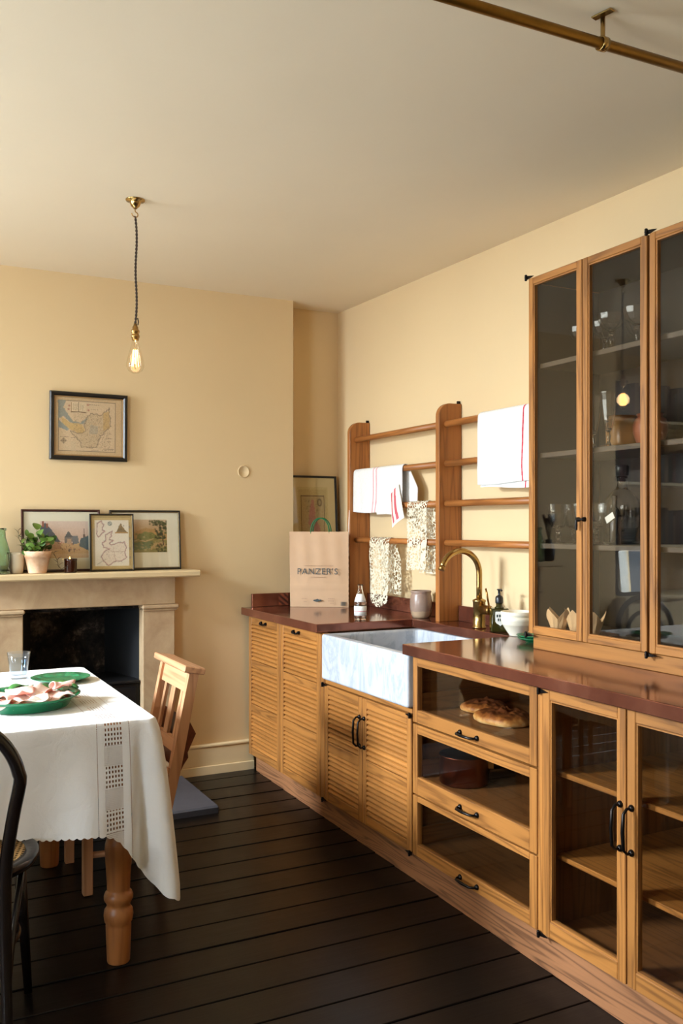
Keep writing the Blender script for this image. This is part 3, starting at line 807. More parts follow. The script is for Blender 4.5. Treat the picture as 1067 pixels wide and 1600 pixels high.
# ================================================================== TEXTILES ON THE RACK
def drape(name, rz, y0, y1, front, back, cv, label, cat, mat_, seed=0, skew=0.0, wav=.004, uvmode=False, hemf=None, puff=.004, group=None, backshift=0.0, narrow=0.0):
    """cloth hung over a rail: the path runs up the back, over the rail and down the front"""
    rr = random.Random(seed); ph = [rr.uniform(0, 6.28) for _ in range(6)]
    R = RR+puff
    def path(d):      # d: signed length from the top of the rail, + to the front
        q = R*PI/2
        if abs(d) <= q: a = d/R; return (RX - R*math.sin(a), rz + R*math.cos(a))
        e = abs(d)-q
        return (RX - math.copysign(R, d), rz - e)
    def Pt(u, v):
        f = front*(hemf(u) if hemf else 1.0); d = -back + (f+back)*v
        x, z = path(d); hang = max(0, abs(d)-R*PI/2)
        yy = y0+(y1-y0)*u
        sway = wav*math.sin(u*9+ph[0])*min(1, hang/.08) + wav*.6*math.sin(u*21+ph[1]+hang*9)*min(1, hang/.1)
        x += -abs(sway) if d > 0 else min(sway, .0)*.5
        if d > 0: x -= .10*max(0, hang)*.06
        yy += skew*hang*(1 if d > 0 else -1) + .002*math.sin(hang*30+ph[2])
        if d < 0: yy += backshift*min(1, hang/.1)
        if narrow and d > 0: yy = (y0+y1)/2+(yy-(y0+y1)/2)*(1-narrow*hang)
        return (x, yy, z)
    if cv is not None:
        me, ctr = canvas_mesh(name, cv, lambda u, v: Pt(u, v), mat_, True); o = inst(name, me, ctr)
    else:
        nu, nv = 16, 44
        b = MB().grid([[Pt(i/nu, j/nv) for j in range(nv+1)] for i in range(nu+1)], nu, nv)
        me, ctr = b.mesh(name, mat_); o = inst(name, me, ctr)
        uv = me.uv_layers.new(name='UVMap'); tot = front+back
        co = [(i/nu*(y1-y0), j/nv*tot) for i in range(nu+1) for j in range(nv+1)]
        for lp in me.loops: uv.data[lp.index].uv = co[lp.vertex_index]
    tag(o, label, cat, group); return o

WHT = (226, 225, 221)
# towel with two fine pink lines, on the second rail down
cv = Canvas(80, 70, WHT)
for x in (34.2, 39.2): cv.line([(80-x, 0), (80-x, 62), (80-x+2, 70)], (214, 96, 112), 1.0, .85)
cv.grain(2.5, 1)
t1 = drape('tea_towel', RZ[1], 3.815, 4.325, .245, .20, cv, 'white tea towel with two thin pink lines hung on the left of the rack', 'tea towel', TOWELM, 3, .0, .004, puff=.005,
           hemf=lambda u: 1.0+.10*(1-u)*(u < .5)-.02*math.sin(u*7), backshift=-.075)
# its turned-back corner with broad red bands
cv = Canvas(40, 40, (226, 218, 204))
for a in (10, 25): cv.poly([(a-6, 0), (a+1, 0), (a+3, 40), (a-4, 40)], (196, 78, 90), .9)
cv.rect(0, 37, 40, 40, (240, 240, 238)); cv.grain(2, 2)
def corner(u, v):
    a = Vector((2.284, 3.835-.055*v, 1.555-.17*v)); b_ = Vector((2.275, 3.90-.02*v, 1.50-.165*v))
    p = a.lerp(b_, 1-u); p.x -= .012*math.sin(v*PI*.8)*math.sin(u*PI); return p
me, ctr = canvas_mesh('turned_corner', cv, corner, TOWELM, True)
inst('turned_corner', me, ctr-t1.location, t1)
solid(t1, .0025)
cv = Canvas(6, 50, (226, 222, 210))
b = MB().tube([(2.276, 4.338, 1.43), (2.272, 4.340, 1.35), (2.274, 4.343, 1.26), (2.272, 4.337, 1.18)], [.003, .003, .0025, .002], 6)
o = b.build('hanging_tape', LINEN); o.location -= t1.location; o.parent = t1
# plain towel with one red line on the top rail by the cabinet
cv = Canvas(96, 80, WHT)
xs = [(96-66.5+.8*math.sin(k*.5)-(2.5 if k > 20 else 0)*0, k*4) for k in range(21)]
cv.line(xs, (186, 44, 58), 1.8, .95); cv.grain(2.5, 5)
t3 = drape('tea_towel', RZ[0], 2.74, 3.182, .325, .27, cv, 'white tea towel with a single red line on the top rail next to the cabinet', 'tea towel', TOWELM, 9, .0, .003, puff=.007,
           hemf=lambda u: 1.0-.012*math.sin(u*6))
solid(t3, .0025)
cv = Canvas(96, 40, WHT); cv.line([(96-66, 0), (96-68, 40)], (186, 44, 58), 1.8, .95); cv.grain(2.5, 6)
def under(u, v):
    yy = 2.745+.425*u; z = 1.64-.135*v; return (2.296+.006*math.sin(v*3), yy, z-.006*math.sin(u*5))
me, ctr = canvas_mesh('inner_fold', cv, under, TOWELM, True); inst('inner_fold', me, ctr-t3.location, t3)
# crochet lace strips
def lace_hem(u): return 1.0+.10*math.sin(u*PI)+.012*abs(math.sin(u*PI*6))
drape('lace_runner', RZ[3], 3.948, 4.150, .335, .30, None, 'cream crochet lace runner over the lowest rail above the water bottle', 'lace', LACE, 11, .0, .006, hemf=lace_hem, backshift=-.055, narrow=.35, group=None)
drape('lace_runner', RZ[2], 3.595, 3.772, .335, .36, None, 'cream crochet lace runner over the third rail beside the middle post', 'lace', LACE, 17, .0, .007, hemf=lambda u: 1.0+.03*u+.012*abs(math.sin(u*PI*6)), backshift=-.05, narrow=.05)

# ================================================================== THINGS ON THE WORKTOP
# paper carrier bag (footprint not square to the wall)
bagL, bagR = Vector((1.979, 4.462)), Vector((2.243, 4.287)); ang = math.atan2(bagR.y-bagL.y, bagR.x-bagL.x); BW = (bagR-bagL).length; BH = .405
bg_ = thing('paper_carrier_bag', 'brown paper carrier bag with green twisted handles on the copper worktop', 'bag', (bagL.x, bagL.y, ZW+.001), (0, 0, ang))
NU, NV = 24, 30
def bagf(u, v, back=0):
    x = BW*u*(1+.012*v) - .004*v; z = BH*v
    d = (.06*(1-u)+.032*u)*(1-.75*v**1.5) + .002
    crease = .004*math.sin(u*23+v*3)*v*math.sin(v*PI*.9)+.003*math.exp(-((v-.27)/.012)**2)+.0025*math.exp(-((v-.15)/.012)**2)*(u+.2)+.003*math.sin(u*7+v*11)*math.sin(v*PI)
    bulge = -.008*math.sin(u*PI)*math.sin(v*PI)
    if not back: return (x, bulge-crease*.8+.0, z)
    return (x, d+.003*math.sin(u*5), z)
b = MB().grid([[bagf(i/NU, j/NV) for j in range(NV+1)] for i in range(NU+1)], NU, NV)
b.grid([[bagf(i/6, j/10, 1) for j in range(11)] for i in range(7)], 6, 10)
b.build('bag_body', PAPERB, bg_)
for u in (0, 1):
    g = MB(); pts = []
    for j in range(11):
        v = j/10; f = Vector(bagf(u, v)); k = Vector(bagf(u, v, 1)); mid = (f+k)/2; mid.x += (-.016 if u else .016)*(1-.3*v) if v > .15 else 0
        pts.append([tuple(f), tuple(mid), tuple(k)])
    g.grid(pts, 10, 2, 0, False)
    gm, nt, out = mat('striped_gusset')
    cvv = coords(nt); sp = N(nt, 'ShaderNodeSeparateXYZ'); nt.links.new(cvv, sp.inputs[0])
    st = math_(nt, 'GREATER_THAN', math_(nt, 'FRACT', math_(nt, 'ADD', math_(nt, 'MULTIPLY', sp.outputs[2], 34), math_(nt, 'MULTIPLY', sp.outputs[1], 22))), .5)
    principled(nt, out, mixc(nt, st, L3(36, 38, 36), L3(196, 158, 126)), .7)
    tag(g.build('gusset', gm, bg_), 'dark green diagonally striped side')
MB().add([(0,0,.001), (BW,0,.001), (BW,.032,.001), (0,.06,.001)], [(0,1,2,3)]).build('bag_bottom', PAPERB, bg_)
GREENTW = plain('green_twisted_paper', (30, 104, 62), .6, 0, .3, .3, 90, .3)
for dy, dx_ in ((.0, 0), (.018, .008)):
    pts = []
    for k in range(15):
        a = PI*k/14; pts.append((BW*.51+dx_ - .050*math.cos(a), dy+.003, BH-.012+.085*math.sin(a)**.8))
    MB().tube(pts, .0033, 7).build('handle', GREENTW, bg_)
def stick(me, name, x, z, dy, root, par=None):
    o = inst(name, me, (x, dy, z), root, (PI/2, 0, 0)); return o
stick(text_mesh("PANZER'S", .0465, INK, 'printed_name', .0002, 1.12), 'printed_name', BW*.475, BH*.470, -.0165, bg_)
sm = MB()
for z, x0, x1, sd in ((BH*.55, .24, .73, 1), (BH*.398, .36, .60, 2), (.046, .21, .29, 3), (.030, .24, .29, 4), (.046, .66, .76, 5), (.034, .66, .75, 6), (.022, .69, .74, 7)):
    rr = random.Random(sd); x = BW*x0
    while x < BW*x1: w_ = rr.uniform(.003, .008); sm.box(x, x+w_, -.0163, -.0158, z-.0012, z+.0012); x += w_+rr.uniform(.002, .004)
for q in sm.v[:]: pass
sm.build('small_print', INKL, bg_)
fish = [(-.023, 0), (-.016, .004), (-.006, .006), (.002, .0095), (.006, .006), (.014, .003), (.023, .006), (.021, 0), (.023, -.005), (.014, -.002), (.004, -.006), (-.002, -.008), (-.008, -.006), (-.016, -.004)]
MB().prism([(BW*.47+x, .036+z) for x, z in fish], -.0140, -.0135, axis='y').build('fish_emblem', INK, bg_)
bc = MB(); x = BW*.865; rr = random.Random(8)
while x < BW*.955: w_ = rr.uniform(.0006, .002); bc.box(x, x+w_, -.0092, -.0086, .008, .030); x += w_+rr.uniform(.0006, .0014)
bc.build('bar_stripes', INK, bg_)

# water bottle
wb_ = thing('water_bottle', 'small clear glass bottle of water with a white label', 'bottle', (1.992, 3.69, ZW+.001))
pr = [(0, .0), (.026, 0), (.0285, .004), (.0285, .070), (.027, .085), (.022, .102), (.0155, .122), (.0115, .140), (.0105, .158), (.0125, .160), (.0125, .165)]
inn_ = [(r-.002 if r > .004 else 0, h+.004 if h < .15 else h) for r, h in pr[::-1]][:-2]+[(.024, .006), (0, .006)]
MB().lathe(pr+inn_, 28).build('glass', CLEAR, wb_)
MB().lathe([(.0, .0075), (.0255, .0075), (.0262, .012), (.0262, .069), (.0245, .085), (.0195, .102), (.0150, .115), (0, .115)], 24).build('water', WATER, wb_)
MB().lathe([(.0289, .022), (.0289, .066)], 28).build('front_label', WHITELBL, wb_)
MB().lathe([(.0275, .085), (.0225, .102), (.0162, .122)], 28).build('neck_label', WHITELBL, wb_)
pk = plain('pink_print', (214, 150, 150), .6)
MB().lathe([(.0292, .040), (.0292, .0435)], 28).build('label_line', pk, wb_)
# stoneware pot
def stoneware(name, c1, c2, c3, h0):
    m, nt, out = mat(name); v = coords(nt); sp = N(nt, 'ShaderNodeSeparateXYZ'); nt.links.new(v, sp.inputs[0])
    nz = noise(nt, v, 14, 4, .6); e = math_(nt, 'ADD', sp.outputs[2], math_(nt, 'MULTIPLY', math_(nt, 'SUBTRACT', nz, .5), .03))
    f = math_(nt, 'GREATER_THAN', e, h0); n2 = noise(nt, v, 60, 3)
    col = mixc(nt, f, L3(*c3), mixc(nt, nz, L3(*c1), L3(*c2))); col = mixc(nt, math_(nt, 'MULTIPLY', n2, .25), col, L3(90, 70, 60))
    principled(nt, out, col, .28, 0, .5); return m
POTM = stoneware('glazed_stoneware', (142, 112, 96), (168, 148, 134), (186, 158, 128), -.032)
o = MB().lathe([(0, 0), (.040, 0), (.046, .012), (.0525, .045), (.053, .080), (.049, .105), (.046, .113), (.049, .122), (.050, .128), (.047, .129), (.043, .118), (.048, .08), (.045, .02), (0, .012)], 32).build('stoneware_pot', POTM)
o.location = Vector(o.location)+Vector((2.302, 3.655, ZW+.001)); tag(o, 'small brown glazed stoneware pot behind the sink', 'pot')

# brass tap
tp = thing('brass_tap', 'aged brass swan-neck mixer tap behind the sink', 'tap', (2.290, 3.170, ZW+.0005))
MB().lathe([(0, 0), (.030, 0), (.030, .006), (.0265, .010), (.0265, .112), (.0285, .113), (.0285, .120), (.022, .124), (.0135, .128), (0, .128)], 28).build('tap_body', BRASS, tp)
R_ = .097; pts = [(0, 0, .12), (0, 0, .18), (0, 0, .235)]+[(-R_+R_*math.cos(a), 0, .235+R_*math.sin(a)) for a in [PI*k/20*.90 for k in range(1, 21)]]
MB().tube(pts, .0128, 16).build('spout', BRASS, tp)
e0, e1 = Vector(pts[-2]), Vector(pts[-1]); dd = (e1-e0).normalized()
MB().tube([e1-dd*.004, e1+dd*.014], .0140, 16).build('aerator', DBRASS, tp)
MB().tube([(.0, -.015, .082), (.0, -.075, .082)], .0200, 20).tube([(0, -.075, .082), (0, -.080, .082)], [.0200, .014], 20).build('valve', DBRASS, tp)
MB().tube([(.006, -.062, .095), (.004, -.050, .150), (.003, -.043, .172)], .0042, 8).build('lever', DBRASS, tp)

# soap dispenser
sd_ = thing('soap_dispenser', 'square olive glass soap dispenser with a shield label and black pump', 'soap dispenser', (2.290, 3.030, ZW+.0005), (0, 0, math.radians(-18)))
bevel(MB().box(-.030, .030, -.036, .036, 0, .098).build('bottle', OLIVEG, sd_), .005, 2)
MB().lathe([(.020, .098), (.018, .102), (.0135, .105), (.0135, .122), (0, .122)], 20).build('neck', OLIVEG, sd_)
MB().lathe([(0, .118), (.016, .118), (.0165, .122), (.0165, .140), (.013, .147), (.007, .150), (.0055, .152), (.0055, .170), (.010, .172), (.010, .176), (0, .177)], 20).build('pump', BLACKP, sd_)
MB().tube([(0, 0, .174), (-.018, -.004, .174), (-.026, -.006, .171)], .0038, 8).build('nozzle', BLACKP, sd_)
sh = [(-.021, .083), (-.017, .085), (.017, .085), (.021, .083), (.021, .045), (.016, .037), (.004, .030), (0, .026), (-.004, .030), (-.016, .037), (-.021, .045)]
MB().prism([(-y_, z_) for y_, z_ in sh][::-1], -.0308, -.0302, axis='x').build('shield_label', WHITELBL, sd_)
MB().box(-.0312, -.0308, -.017, -.011, .062, .073).box(-.0312, -.0308, -.008, -.004, .062, .073).box(-.0312, -.0308, -.001, .006, .062, .073).box(-.0312, -.0308, .009, .016, .062, .073)\
    .box(-.0312, -.0308, -.012, -.006, .046, .057).box(-.0312, -.0308, -.002, .003, .046, .057).box(-.0312, -.0308, .006, .011, .046, .057).build('label_lettering', INK, sd_)
sd_.rotation_euler = (0, 0, math.radians(62))

# cream bowls, nested
def bowl_prof(r, h, t=.004):
    o_ = [(0, 0), (r*.48, 0), (r*.5, .004), (r*.70, h*.30), (r*.90, h*.58), (r*.925, h*.60), (r*.94, h*.62), (r*.975, h*.78), (r*.985, h*.80), (r, h*.83), (r, h*.985), (r-.002, h)]
    i_ = [(r-t, h*.99), (r*.93-t, h*.75), (r*.86-t, h*.55), (r*.66-t, h*.30), (r*.4, .010), (0, .008)]
    return o_+i_
for k, (dz, lb) in enumerate(((0, 'lower of two nested cream mixing bowls beside the soap dispenser'), (.0225, 'upper of two nested cream mixing bowls beside the soap dispenser'))):
    b = MB().lathe(bowl_prof(.066, .075), 36); o = b.build('cream_bowl', CREAMC)
    o.location = Vector(o.location)+Vector((2.268, 2.882, ZW+.001+dz)); tag(o, lb, 'bowl', 'nested cream bowls')
def glaze():
    m, nt, out = mat('green_glaze'); v = coords(nt); a = noise(nt, v, 34, 4, .6); b = noise(nt, v, 6, 2)
    col = ramp(nt, a, [(.3, L3(8, 74, 44)), (.55, L3(22, 118, 74)), (.8, L3(70, 160, 112))])
    principled(nt, out, col, .12, 0, .6, a, .35, .003); return m
GLAZE = glaze()
def plate_prof(r, h, foot=.55):
    return [(0, .003), (r*foot*.9, .003), (r*foot*.93, 0), (r*foot, 0), (r*foot*1.03, .004), (r*.80, h*.45), (r*.99, h*.93), (r, h), (r*.985, h*1.02), (r*.80, h*.62), (r*foot*1.05, h*.34), (r*.3, h*.28), (0, h*.28)]
for k, (lb, dz, r) in enumerate((('lower green glazed dish at the foot of the glazed cabinet', 0, .074), ('upper green glazed dish at the foot of the glazed cabinet', .009, .076))):
    o = MB().lathe(plate_prof(r, .017), 36).build('green_dish', GLAZE); o.location = Vector(o.location)+Vector((2.215, 2.70, ZW+.001+dz)); tag(o, lb, 'dish', 'green dishes on the worktop')

# framed pictures ---------------------------------------------------------------
def framed(name, label, loc, w, h, fw, ft, fmats, cv, art=None, mount=(238, 230, 206), tilt=0, rotz=0, roll=0, slip=None, cat='picture'):
    """w,h outer size; local: x right, z up, front faces -y; back plane at y=0; art: window (x0,z0,x1,z1) inside the mount"""
    r = thing(name, label, cat, loc, (-tilt, roll, rotz))
    b = MB()
    A = [(-w/2, 0), (w/2, 0), (w/2, h), (-w/2, h)]
    def ring(i0, y0, i1, y1, mi=0):
        p0 = [(x+(i0 if x < 0 else -i0), y0, z+(i0 if z == 0 else -i0)) for x, z in A]; p1 = [(x+(i1 if x < 0 else -i1), y1, z+(i1 if z == 0 else -i1)) for x, z in A]
        b.add(p0+p1, [(k, (k+1) % 4, 4+(k+1) % 4, 4+k) for k in range(4)], mi)
    ring(0, 0, 0, -ft*.75); ring(0, -ft*.75, fw*.2, -ft); ring(fw*.2, -ft, fw*.55, -ft); ring(fw*.55, -ft, fw*.8, -ft*.7); ring(fw*.8, -ft*.7, fw, -ft*.62, 1 if slip else 0); ring(fw, -ft*.62, fw, -ft*.3)
    b.add([(x, 0, z) for x, z in A], [(0, 1, 2, 3)])
    b.build('frame', [fmats, slip or fmats], r)
    i = fw*.98
    if art is None: art = (-w/2+i, i, w/2-i, h-i)
    else:
        MB().box(-w/2+i, w/2-i, -ft*.36, -ft*.3, i, h-i).build('mount', plain('mount_board', mount, .8), r)
    x0, z0, x1, z1 = art
    me, ctr = canvas_mesh('print', cv, lambda u, v: (x0+(x1-x0)*u, -ft*.40, z1+(z0-z1)*v), PRINT); inst('print', me, ctr, r)
    MB().box(-w/2+i, w/2-i, -ft*.56, -ft*.5, i, h-i).build('pane', PANE, r)
    return r
BLK = plain('black_frame', (22, 18, 16), .35); BRN = plain('brown_frame', (62, 30, 22), .3); GLD = plain('gilt_edge', (150, 124, 72), .35, .5); BLKG = plain('black_gilt_frame', (36, 30, 22), .3)
# old county map on the chimney breast
cv = Canvas(112, 96, (208, 178, 136)); cv.rect(5, 5, 101, 90, (214, 188, 152)); cv.frame(5, 5, 101, 90, (110, 92, 76), 1, .8)
cv.poly(cv.wob([(5, 5), (18, 5), (13, 17), (22, 30), (30, 40), (42, 42), (52, 32), (56, 33), (46, 44), (32, 46), (22, 40), (14, 32), (5, 36)], .8, 4, 1), (146, 152, 144), .85)
cv.poly(cv.wob([(5, 38), (14, 46), (24, 54), (20, 56), (5, 51)], .6, 4, 2), (138, 148, 146), .85)
cv.poly(cv.wob([(10, 33), (26, 43), (44, 44), (50, 56), (40, 60), (24, 54), (12, 44)], .8, 4, 3), (206, 172, 112), .8)
land = [(52, 34), (58, 26), (66, 25), (76, 28), (84, 20), (90, 14), (90, 24), (92, 34), (92, 46), (84, 54), (76, 62), (72, 70), (70, 82), (58, 84), (44, 82), (40, 72), (34, 66), (24, 56), (40, 60), (50, 55), (48, 44)]
cv.poly(cv.wob(land, 1.2, 4, 4), (200, 176, 140), .7); cv.line(cv.wob(land+[land[0]], 1.2, 4, 4), (96, 82, 70), .8, .7)
cv.poly(cv.wob([(58, 44), (72, 46), (70, 60), (56, 60)], 1, 4, 6), (164, 160, 146), .5); cv.poly(cv.wob([(80, 24), (91, 20), (91, 48), (80, 54)], 1, 4, 7), (200, 158, 92), .5)
cv.speck(900, 30, 26, 92, 84, [(104, 88, 74), (128, 108, 88), (140, 118, 84), (168, 120, 84)], .1, .55, 5, .55); cv.speck(80, 8, 56, 98, 88, [(150, 122, 98)], .1, .4, 6, .5)
cv.rect(26, 8, 50, 24, (168, 136, 96)); cv.rect(27, 8, 38, 23, (222, 200, 164)); cv.rect(39, 8, 50, 23, (222, 200, 164)); cv.line([(26, 24.5), (38.5, 23.5), (51, 24.5)], (96, 74, 56), 1.2, .9); cv.line([(38.5, 8), (38.5, 23.5)], (110, 90, 70), 1, .9)
for k in range(6): cv.writing(28.5, 37, 10+k*2, (140, 118, 96), k, .6); cv.writing(41, 48.5, 10+k*2, (140, 118, 96), k+9, .5)
for x, yy in ((23, 14), (22, 20), (54, 11), (55, 20)): cv.disc(x, yy, 1.6, (168, 96, 82), .7)
for k, (x0, x1, yy) in enumerate(((56, 74, 10), (60, 72, 18), (8, 22, 66), (26, 36, 67), (82, 97, 58), (84, 95, 66), (86, 94, 71), (78, 98, 86), (60, 72, 87))): cv.writing(x0, x1, yy, (124, 100, 82), 20+k, .65)
cv.disc(14, 73, 3.6, (120, 96, 80), .7); cv.disc(14, 73, 2.6, (208, 182, 146), .9); cv.line([(14, 68), (14, 78)], (90, 72, 60), .7, .9); cv.line([(9, 73), (19, 73)], (90, 72, 60), .7, .9)
cv.rect(26, 74, 34, 90, (206, 184, 150), .6); cv.rect(80, 84, 98, 85.2, (90, 72, 60), .6); cv.grain(4, 3)
framed('framed_wall_map', 'old county map in a black frame hanging on the chimney breast', (.928, YC-.002, 1.668), .378, .334, .027, .024, BLK, cv, slip=plain('frame_slip', (150, 116, 72), .4), roll=math.radians(.3))
# village print, at the back on the mantel
cv = Canvas(72, 50, (226, 200, 176)); 
for k in range(26): cv.rect(0, k, 72, k+1, (222-.2*k, 200-.6*k, 182-.9*k), 1)
cv.rect(0, 30, 72, 50, (206, 170, 124)); cv.rect(0, 44, 72, 50, (214, 186, 146), .7)
cv.poly([(0, 12), (8, 6), (16, 12), (26, 22), (30, 30), (30, 38), (0, 40)], (188, 150, 116)); cv.poly([(0, 8), (8, 2), (14, 8), (30, 28), (24, 28), (0, 22)], (84, 92, 102)); cv.rect(3, 0, 6, 8, (150, 92, 78)); cv.rect(9, 3, 12, 9, (150, 96, 80))
cv.poly([(36, 22), (42, 14), (48, 20), (50, 28), (36, 30)], (142, 132, 122)); cv.poly([(36, 22), (42, 13), (49, 22)], (104, 104, 104)); cv.poly([(48, 20), (56, 20), (58, 30), (48, 32)], (126, 128, 128)); cv.rect(40, 24, 46, 31, (196, 166, 136))
cv.poly([(60, 24), (72, 20), (72, 40), (58, 34)], (96, 110, 110)); cv.poly([(64, 22), (65.5, 10), (67, 22)], (112, 92, 84)); cv.rect(0, 34, 20, 36, (170, 136, 100), .6)
cv.speck(50, 20, 28, 60, 40, [(110, 86, 66), (150, 112, 80), (84, 72, 62), (176, 96, 78)], .2, .8, 3, .7); cv.speck(12, 42, 38, 52, 43, [(90, 78, 74)], .4, 1.0, 4, .8); cv.grain(3, 4)
framed('framed_village_print', 'village street print in a thin brown frame behind the potted plant', (.793, 4.522, 1.122), .372, .303, .0115, .014, BRN, cv, (-.10, .066, .129, .246), (232, 226, 200), math.radians(4.5))
# landscape print
cv = Canvas(58, 54, (222, 196, 164))
for k in range(24): cv.rect(0, k, 58, k+1, (214-.6*k, 190-1.2*k, 158-1.8*k), 1)
cv.poly(cv.wob([(0, 22), (10, 18), (22, 14), (36, 16), (46, 20), (58, 22), (58, 54), (0, 54)], .6, 3, 1), (196, 156, 102)); cv.poly(cv.wob([(6, 26), (20, 20), (34, 22), (44, 28), (44, 34), (6, 34)], 1, 3, 2), (138, 140, 84))
cv.poly([(0, 32), (58, 34), (58, 54), (0, 54)], (150, 140, 86)); cv.poly([(0, 38), (34, 36), (30, 48), (0, 50)], (120, 132, 90)); cv.line([(0, 36), (10, 33), (20, 36), (34, 32)], (206, 176, 128), 2, .9)
cv.poly([(30, 40), (52, 36), (58, 44), (30, 50)], (196, 166, 116)); cv.speck(60, 0, 24, 46, 50, [(84, 100, 58), (112, 124, 72), (160, 146, 90), (206, 180, 130)], .4, 1.8, 5, .6, 1.4)
cv.line([(52, 42), (50, 24), (46, 10)], (92, 72, 52), 2, .9); cv.speck(90, 38, 2, 58, 32, [(72, 82, 48), (92, 98, 58), (60, 64, 44)], .6, 2.2, 6, .75, 1.3); cv.speck(30, 28, 1, 44, 10, [(84, 88, 56)], .4, 1.5, 7, .7, 1.4); cv.speck(40, 40, 40, 58, 54, [(72, 78, 46), (100, 92, 56)], .5, 2, 8, .7)
for x in (44, 46.5): cv.rect(x, 38, x+1.3, 44, (150, 84, 70), .9)
cv.grain(3, 5)
framed('framed_landscape_print', 'landscape print with a large tree in a thin dark frame at the mantel end', (1.208, 4.524, 1.122), .362, .302, .012, .016, BLKG, cv, (-.065, .088, .110, .255), (238, 232, 206), math.radians(4.5), slip=GLD)
# small map in front
cv = Canvas(64, 84, (196, 170, 116)); cv.rect(5, 7, 59, 79, (226, 216, 194)); cv.frame(0, 0, 64, 84, (150, 124, 78), 1.5, .6)
for k in range(30): cv.rect(2+k*2, 1.5, 3+k*2, 3, (90, 76, 56), .7)
for c_ in ([(9, 12), (15, 9), (19, 14), (17, 22), (21, 24), (15, 30), (10, 34), (8, 26)], [(22, 30), (32, 25), (31, 32), (28, 37), (34, 39), (28, 44), (33, 46), (42, 43), (52, 42), (55, 50), (52, 58), (55, 66), (46, 71), (36, 72), (26, 78), (18, 72), (15, 64), (20, 56), (28, 52), (18, 50), (17, 42), (22, 40)]):
    p_ = cv.wob(c_, 1.0, 3, 9, True); cv.poly(p_, (222, 206, 184), .8); cv.line(p_, (124, 108, 108), 1.0, .8); cv.line(cv.wob(c_, 1.0, 3, 10, True), (196, 132, 120), .7, .6)
cv.speck(110, 20, 46, 53, 74, [(140, 126, 112), (170, 140, 120)], .1, .5, 11, .6); cv.line(cv.wob([(24, 56), (52, 56)], 1.5, 8, 12), (180, 150, 130), .7, .6); cv.line(cv.wob([(34, 48), (36, 70)], 1.5, 8, 13), (180, 150, 130), .7, .6); cv.line([(8, 76), (22, 68)], (150, 140, 120), .7, .7)
cv.writing(22, 42, 4.5, (70, 60, 48), 1, .8); cv.disc(29, 12.5, 3.4, (110, 120, 110), .8); cv.disc(29, 12.5, 2.2, (206, 204, 188), .9); cv.line([(27, 10.5), (31, 14.5)], (96, 96, 90), 1, .8)
cv.poly([(39, 26), (44, 16), (47, 11), (49, 17), (56, 26)], (132, 110, 78)); cv.rect(37, 26, 58, 28, (176, 140, 92)); cv.speck(16, 42, 15, 52, 26, [(84, 72, 52), (160, 120, 76)], .3, .9, 14, .8); cv.rect(2, 20, 5, 78, (170, 160, 140), .7); cv.rect(59, 10, 62, 78, (176, 148, 96), .7)
for z_ in (16, 34, 50, 64): cv.rect(59, z_, 62, z_+4, (150, 132, 108), .9)
cv.grain(3, 6)
framed('framed_small_map', 'small county map in a narrow gilt frame propped between the two prints', (1.026, 4.470, 1.122), .216, .283, .0095, .012, BLKG, cv, None, tilt=math.radians(5.0), slip=GLD)
# map in the recess
cv = Canvas(44, 60, (196, 176, 120)); cv.rect(2, 2, 42, 58, (186, 164, 108)); cv.rect(5, 7, 39, 56, (176, 154, 106)); cv.frame(5, 7, 39, 56, (104, 84, 56), 1, .8)
cv.poly(cv.wob([(20, 9), (24, 12), (25, 22), (27, 28), (32, 34), (30, 44), (24, 52), (17, 48), (18, 38), (15, 30), (17, 20)], 1, 4, 2), (172, 116, 100), .85); cv.disc(32, 13, 3.4, (96, 80, 54), .8); cv.disc(32, 13, 2, (170, 150, 104), .8)
cv.speck(40, 8, 10, 37, 54, [(130, 100, 72), (110, 92, 66)], .1, .7, 3, .6); cv.disc(13, 40, 1.3, (120, 60, 48), .8); cv.grain(3, 7)
framed('framed_recess_map', 'old pink-tinted map in a black frame standing in the recess behind the bag', (2.200, 4.650, ZW+.001), .345, .725, .012, .016, BLK, cv, (-.08, .25, .115, .660), (206, 186, 132), math.radians(4.0))

# ================================================================== THINGS IN THE GLAZED CABINET
def wall_prof(outer, t=.0014):
    return outer
def coupe():
    return [(0, 0), (.030, 0), (.031, .002), (.010, .006), (.0055, .014), (.0075, .030), (.0045, .045), (.0085, .052), (.0055, .058), (.012, .063), (.034, .078), (.045, .098), (.047, .116), (.0455, .116), (.043, .098), (.032, .080), (.010, .066), (0, .065)]
def flute():
    return [(0, 0), (.028, 0), (.029, .002), (.009, .006), (.005, .016), (.007, .034), (.0045, .046), (.010, .054), (.019, .085), (.026, .130), (.031, .178), (.0297, .178), (.0245, .130), (.0175, .088), (.008, .060), (0, .058)]
def goblet():
    return [(0, 0), (.029, 0), (.030, .002), (.010, .006), (.006, .018), (.010, .026), (.006, .034), (.011, .042), (.006, .050), (.022, .058), (.030, .078), (.034, .105), (.037, .138), (.0355, .138), (.0325, .105), (.0285, .080), (.020, .062), (0, .058)]
def glassware(name, prof, pos, label, cat, n=14, group=None):
    o = MB().lathe(prof, n, smooth=False if n < 16 else True).build(name, CLEAR); o.location = Vector(o.location)+Vector(pos); return tag(o, label, cat, group)
s1, s2, s3 = (z+.001 for z in SHZ)
lb = 'cut crystal coupe glass on the top shelf of the glazed cabinet'
G1 = 'crystal coupes on the top cabinet shelf'
for i, (x, yy) in enumerate(((2.20, 2.435), (2.21, 2.335), (2.145, 2.235), (2.30, 2.265), (2.155, 2.132))): glassware('coupe_glass', coupe(), (x, yy, s1), lb, 'glass', 12, G1)
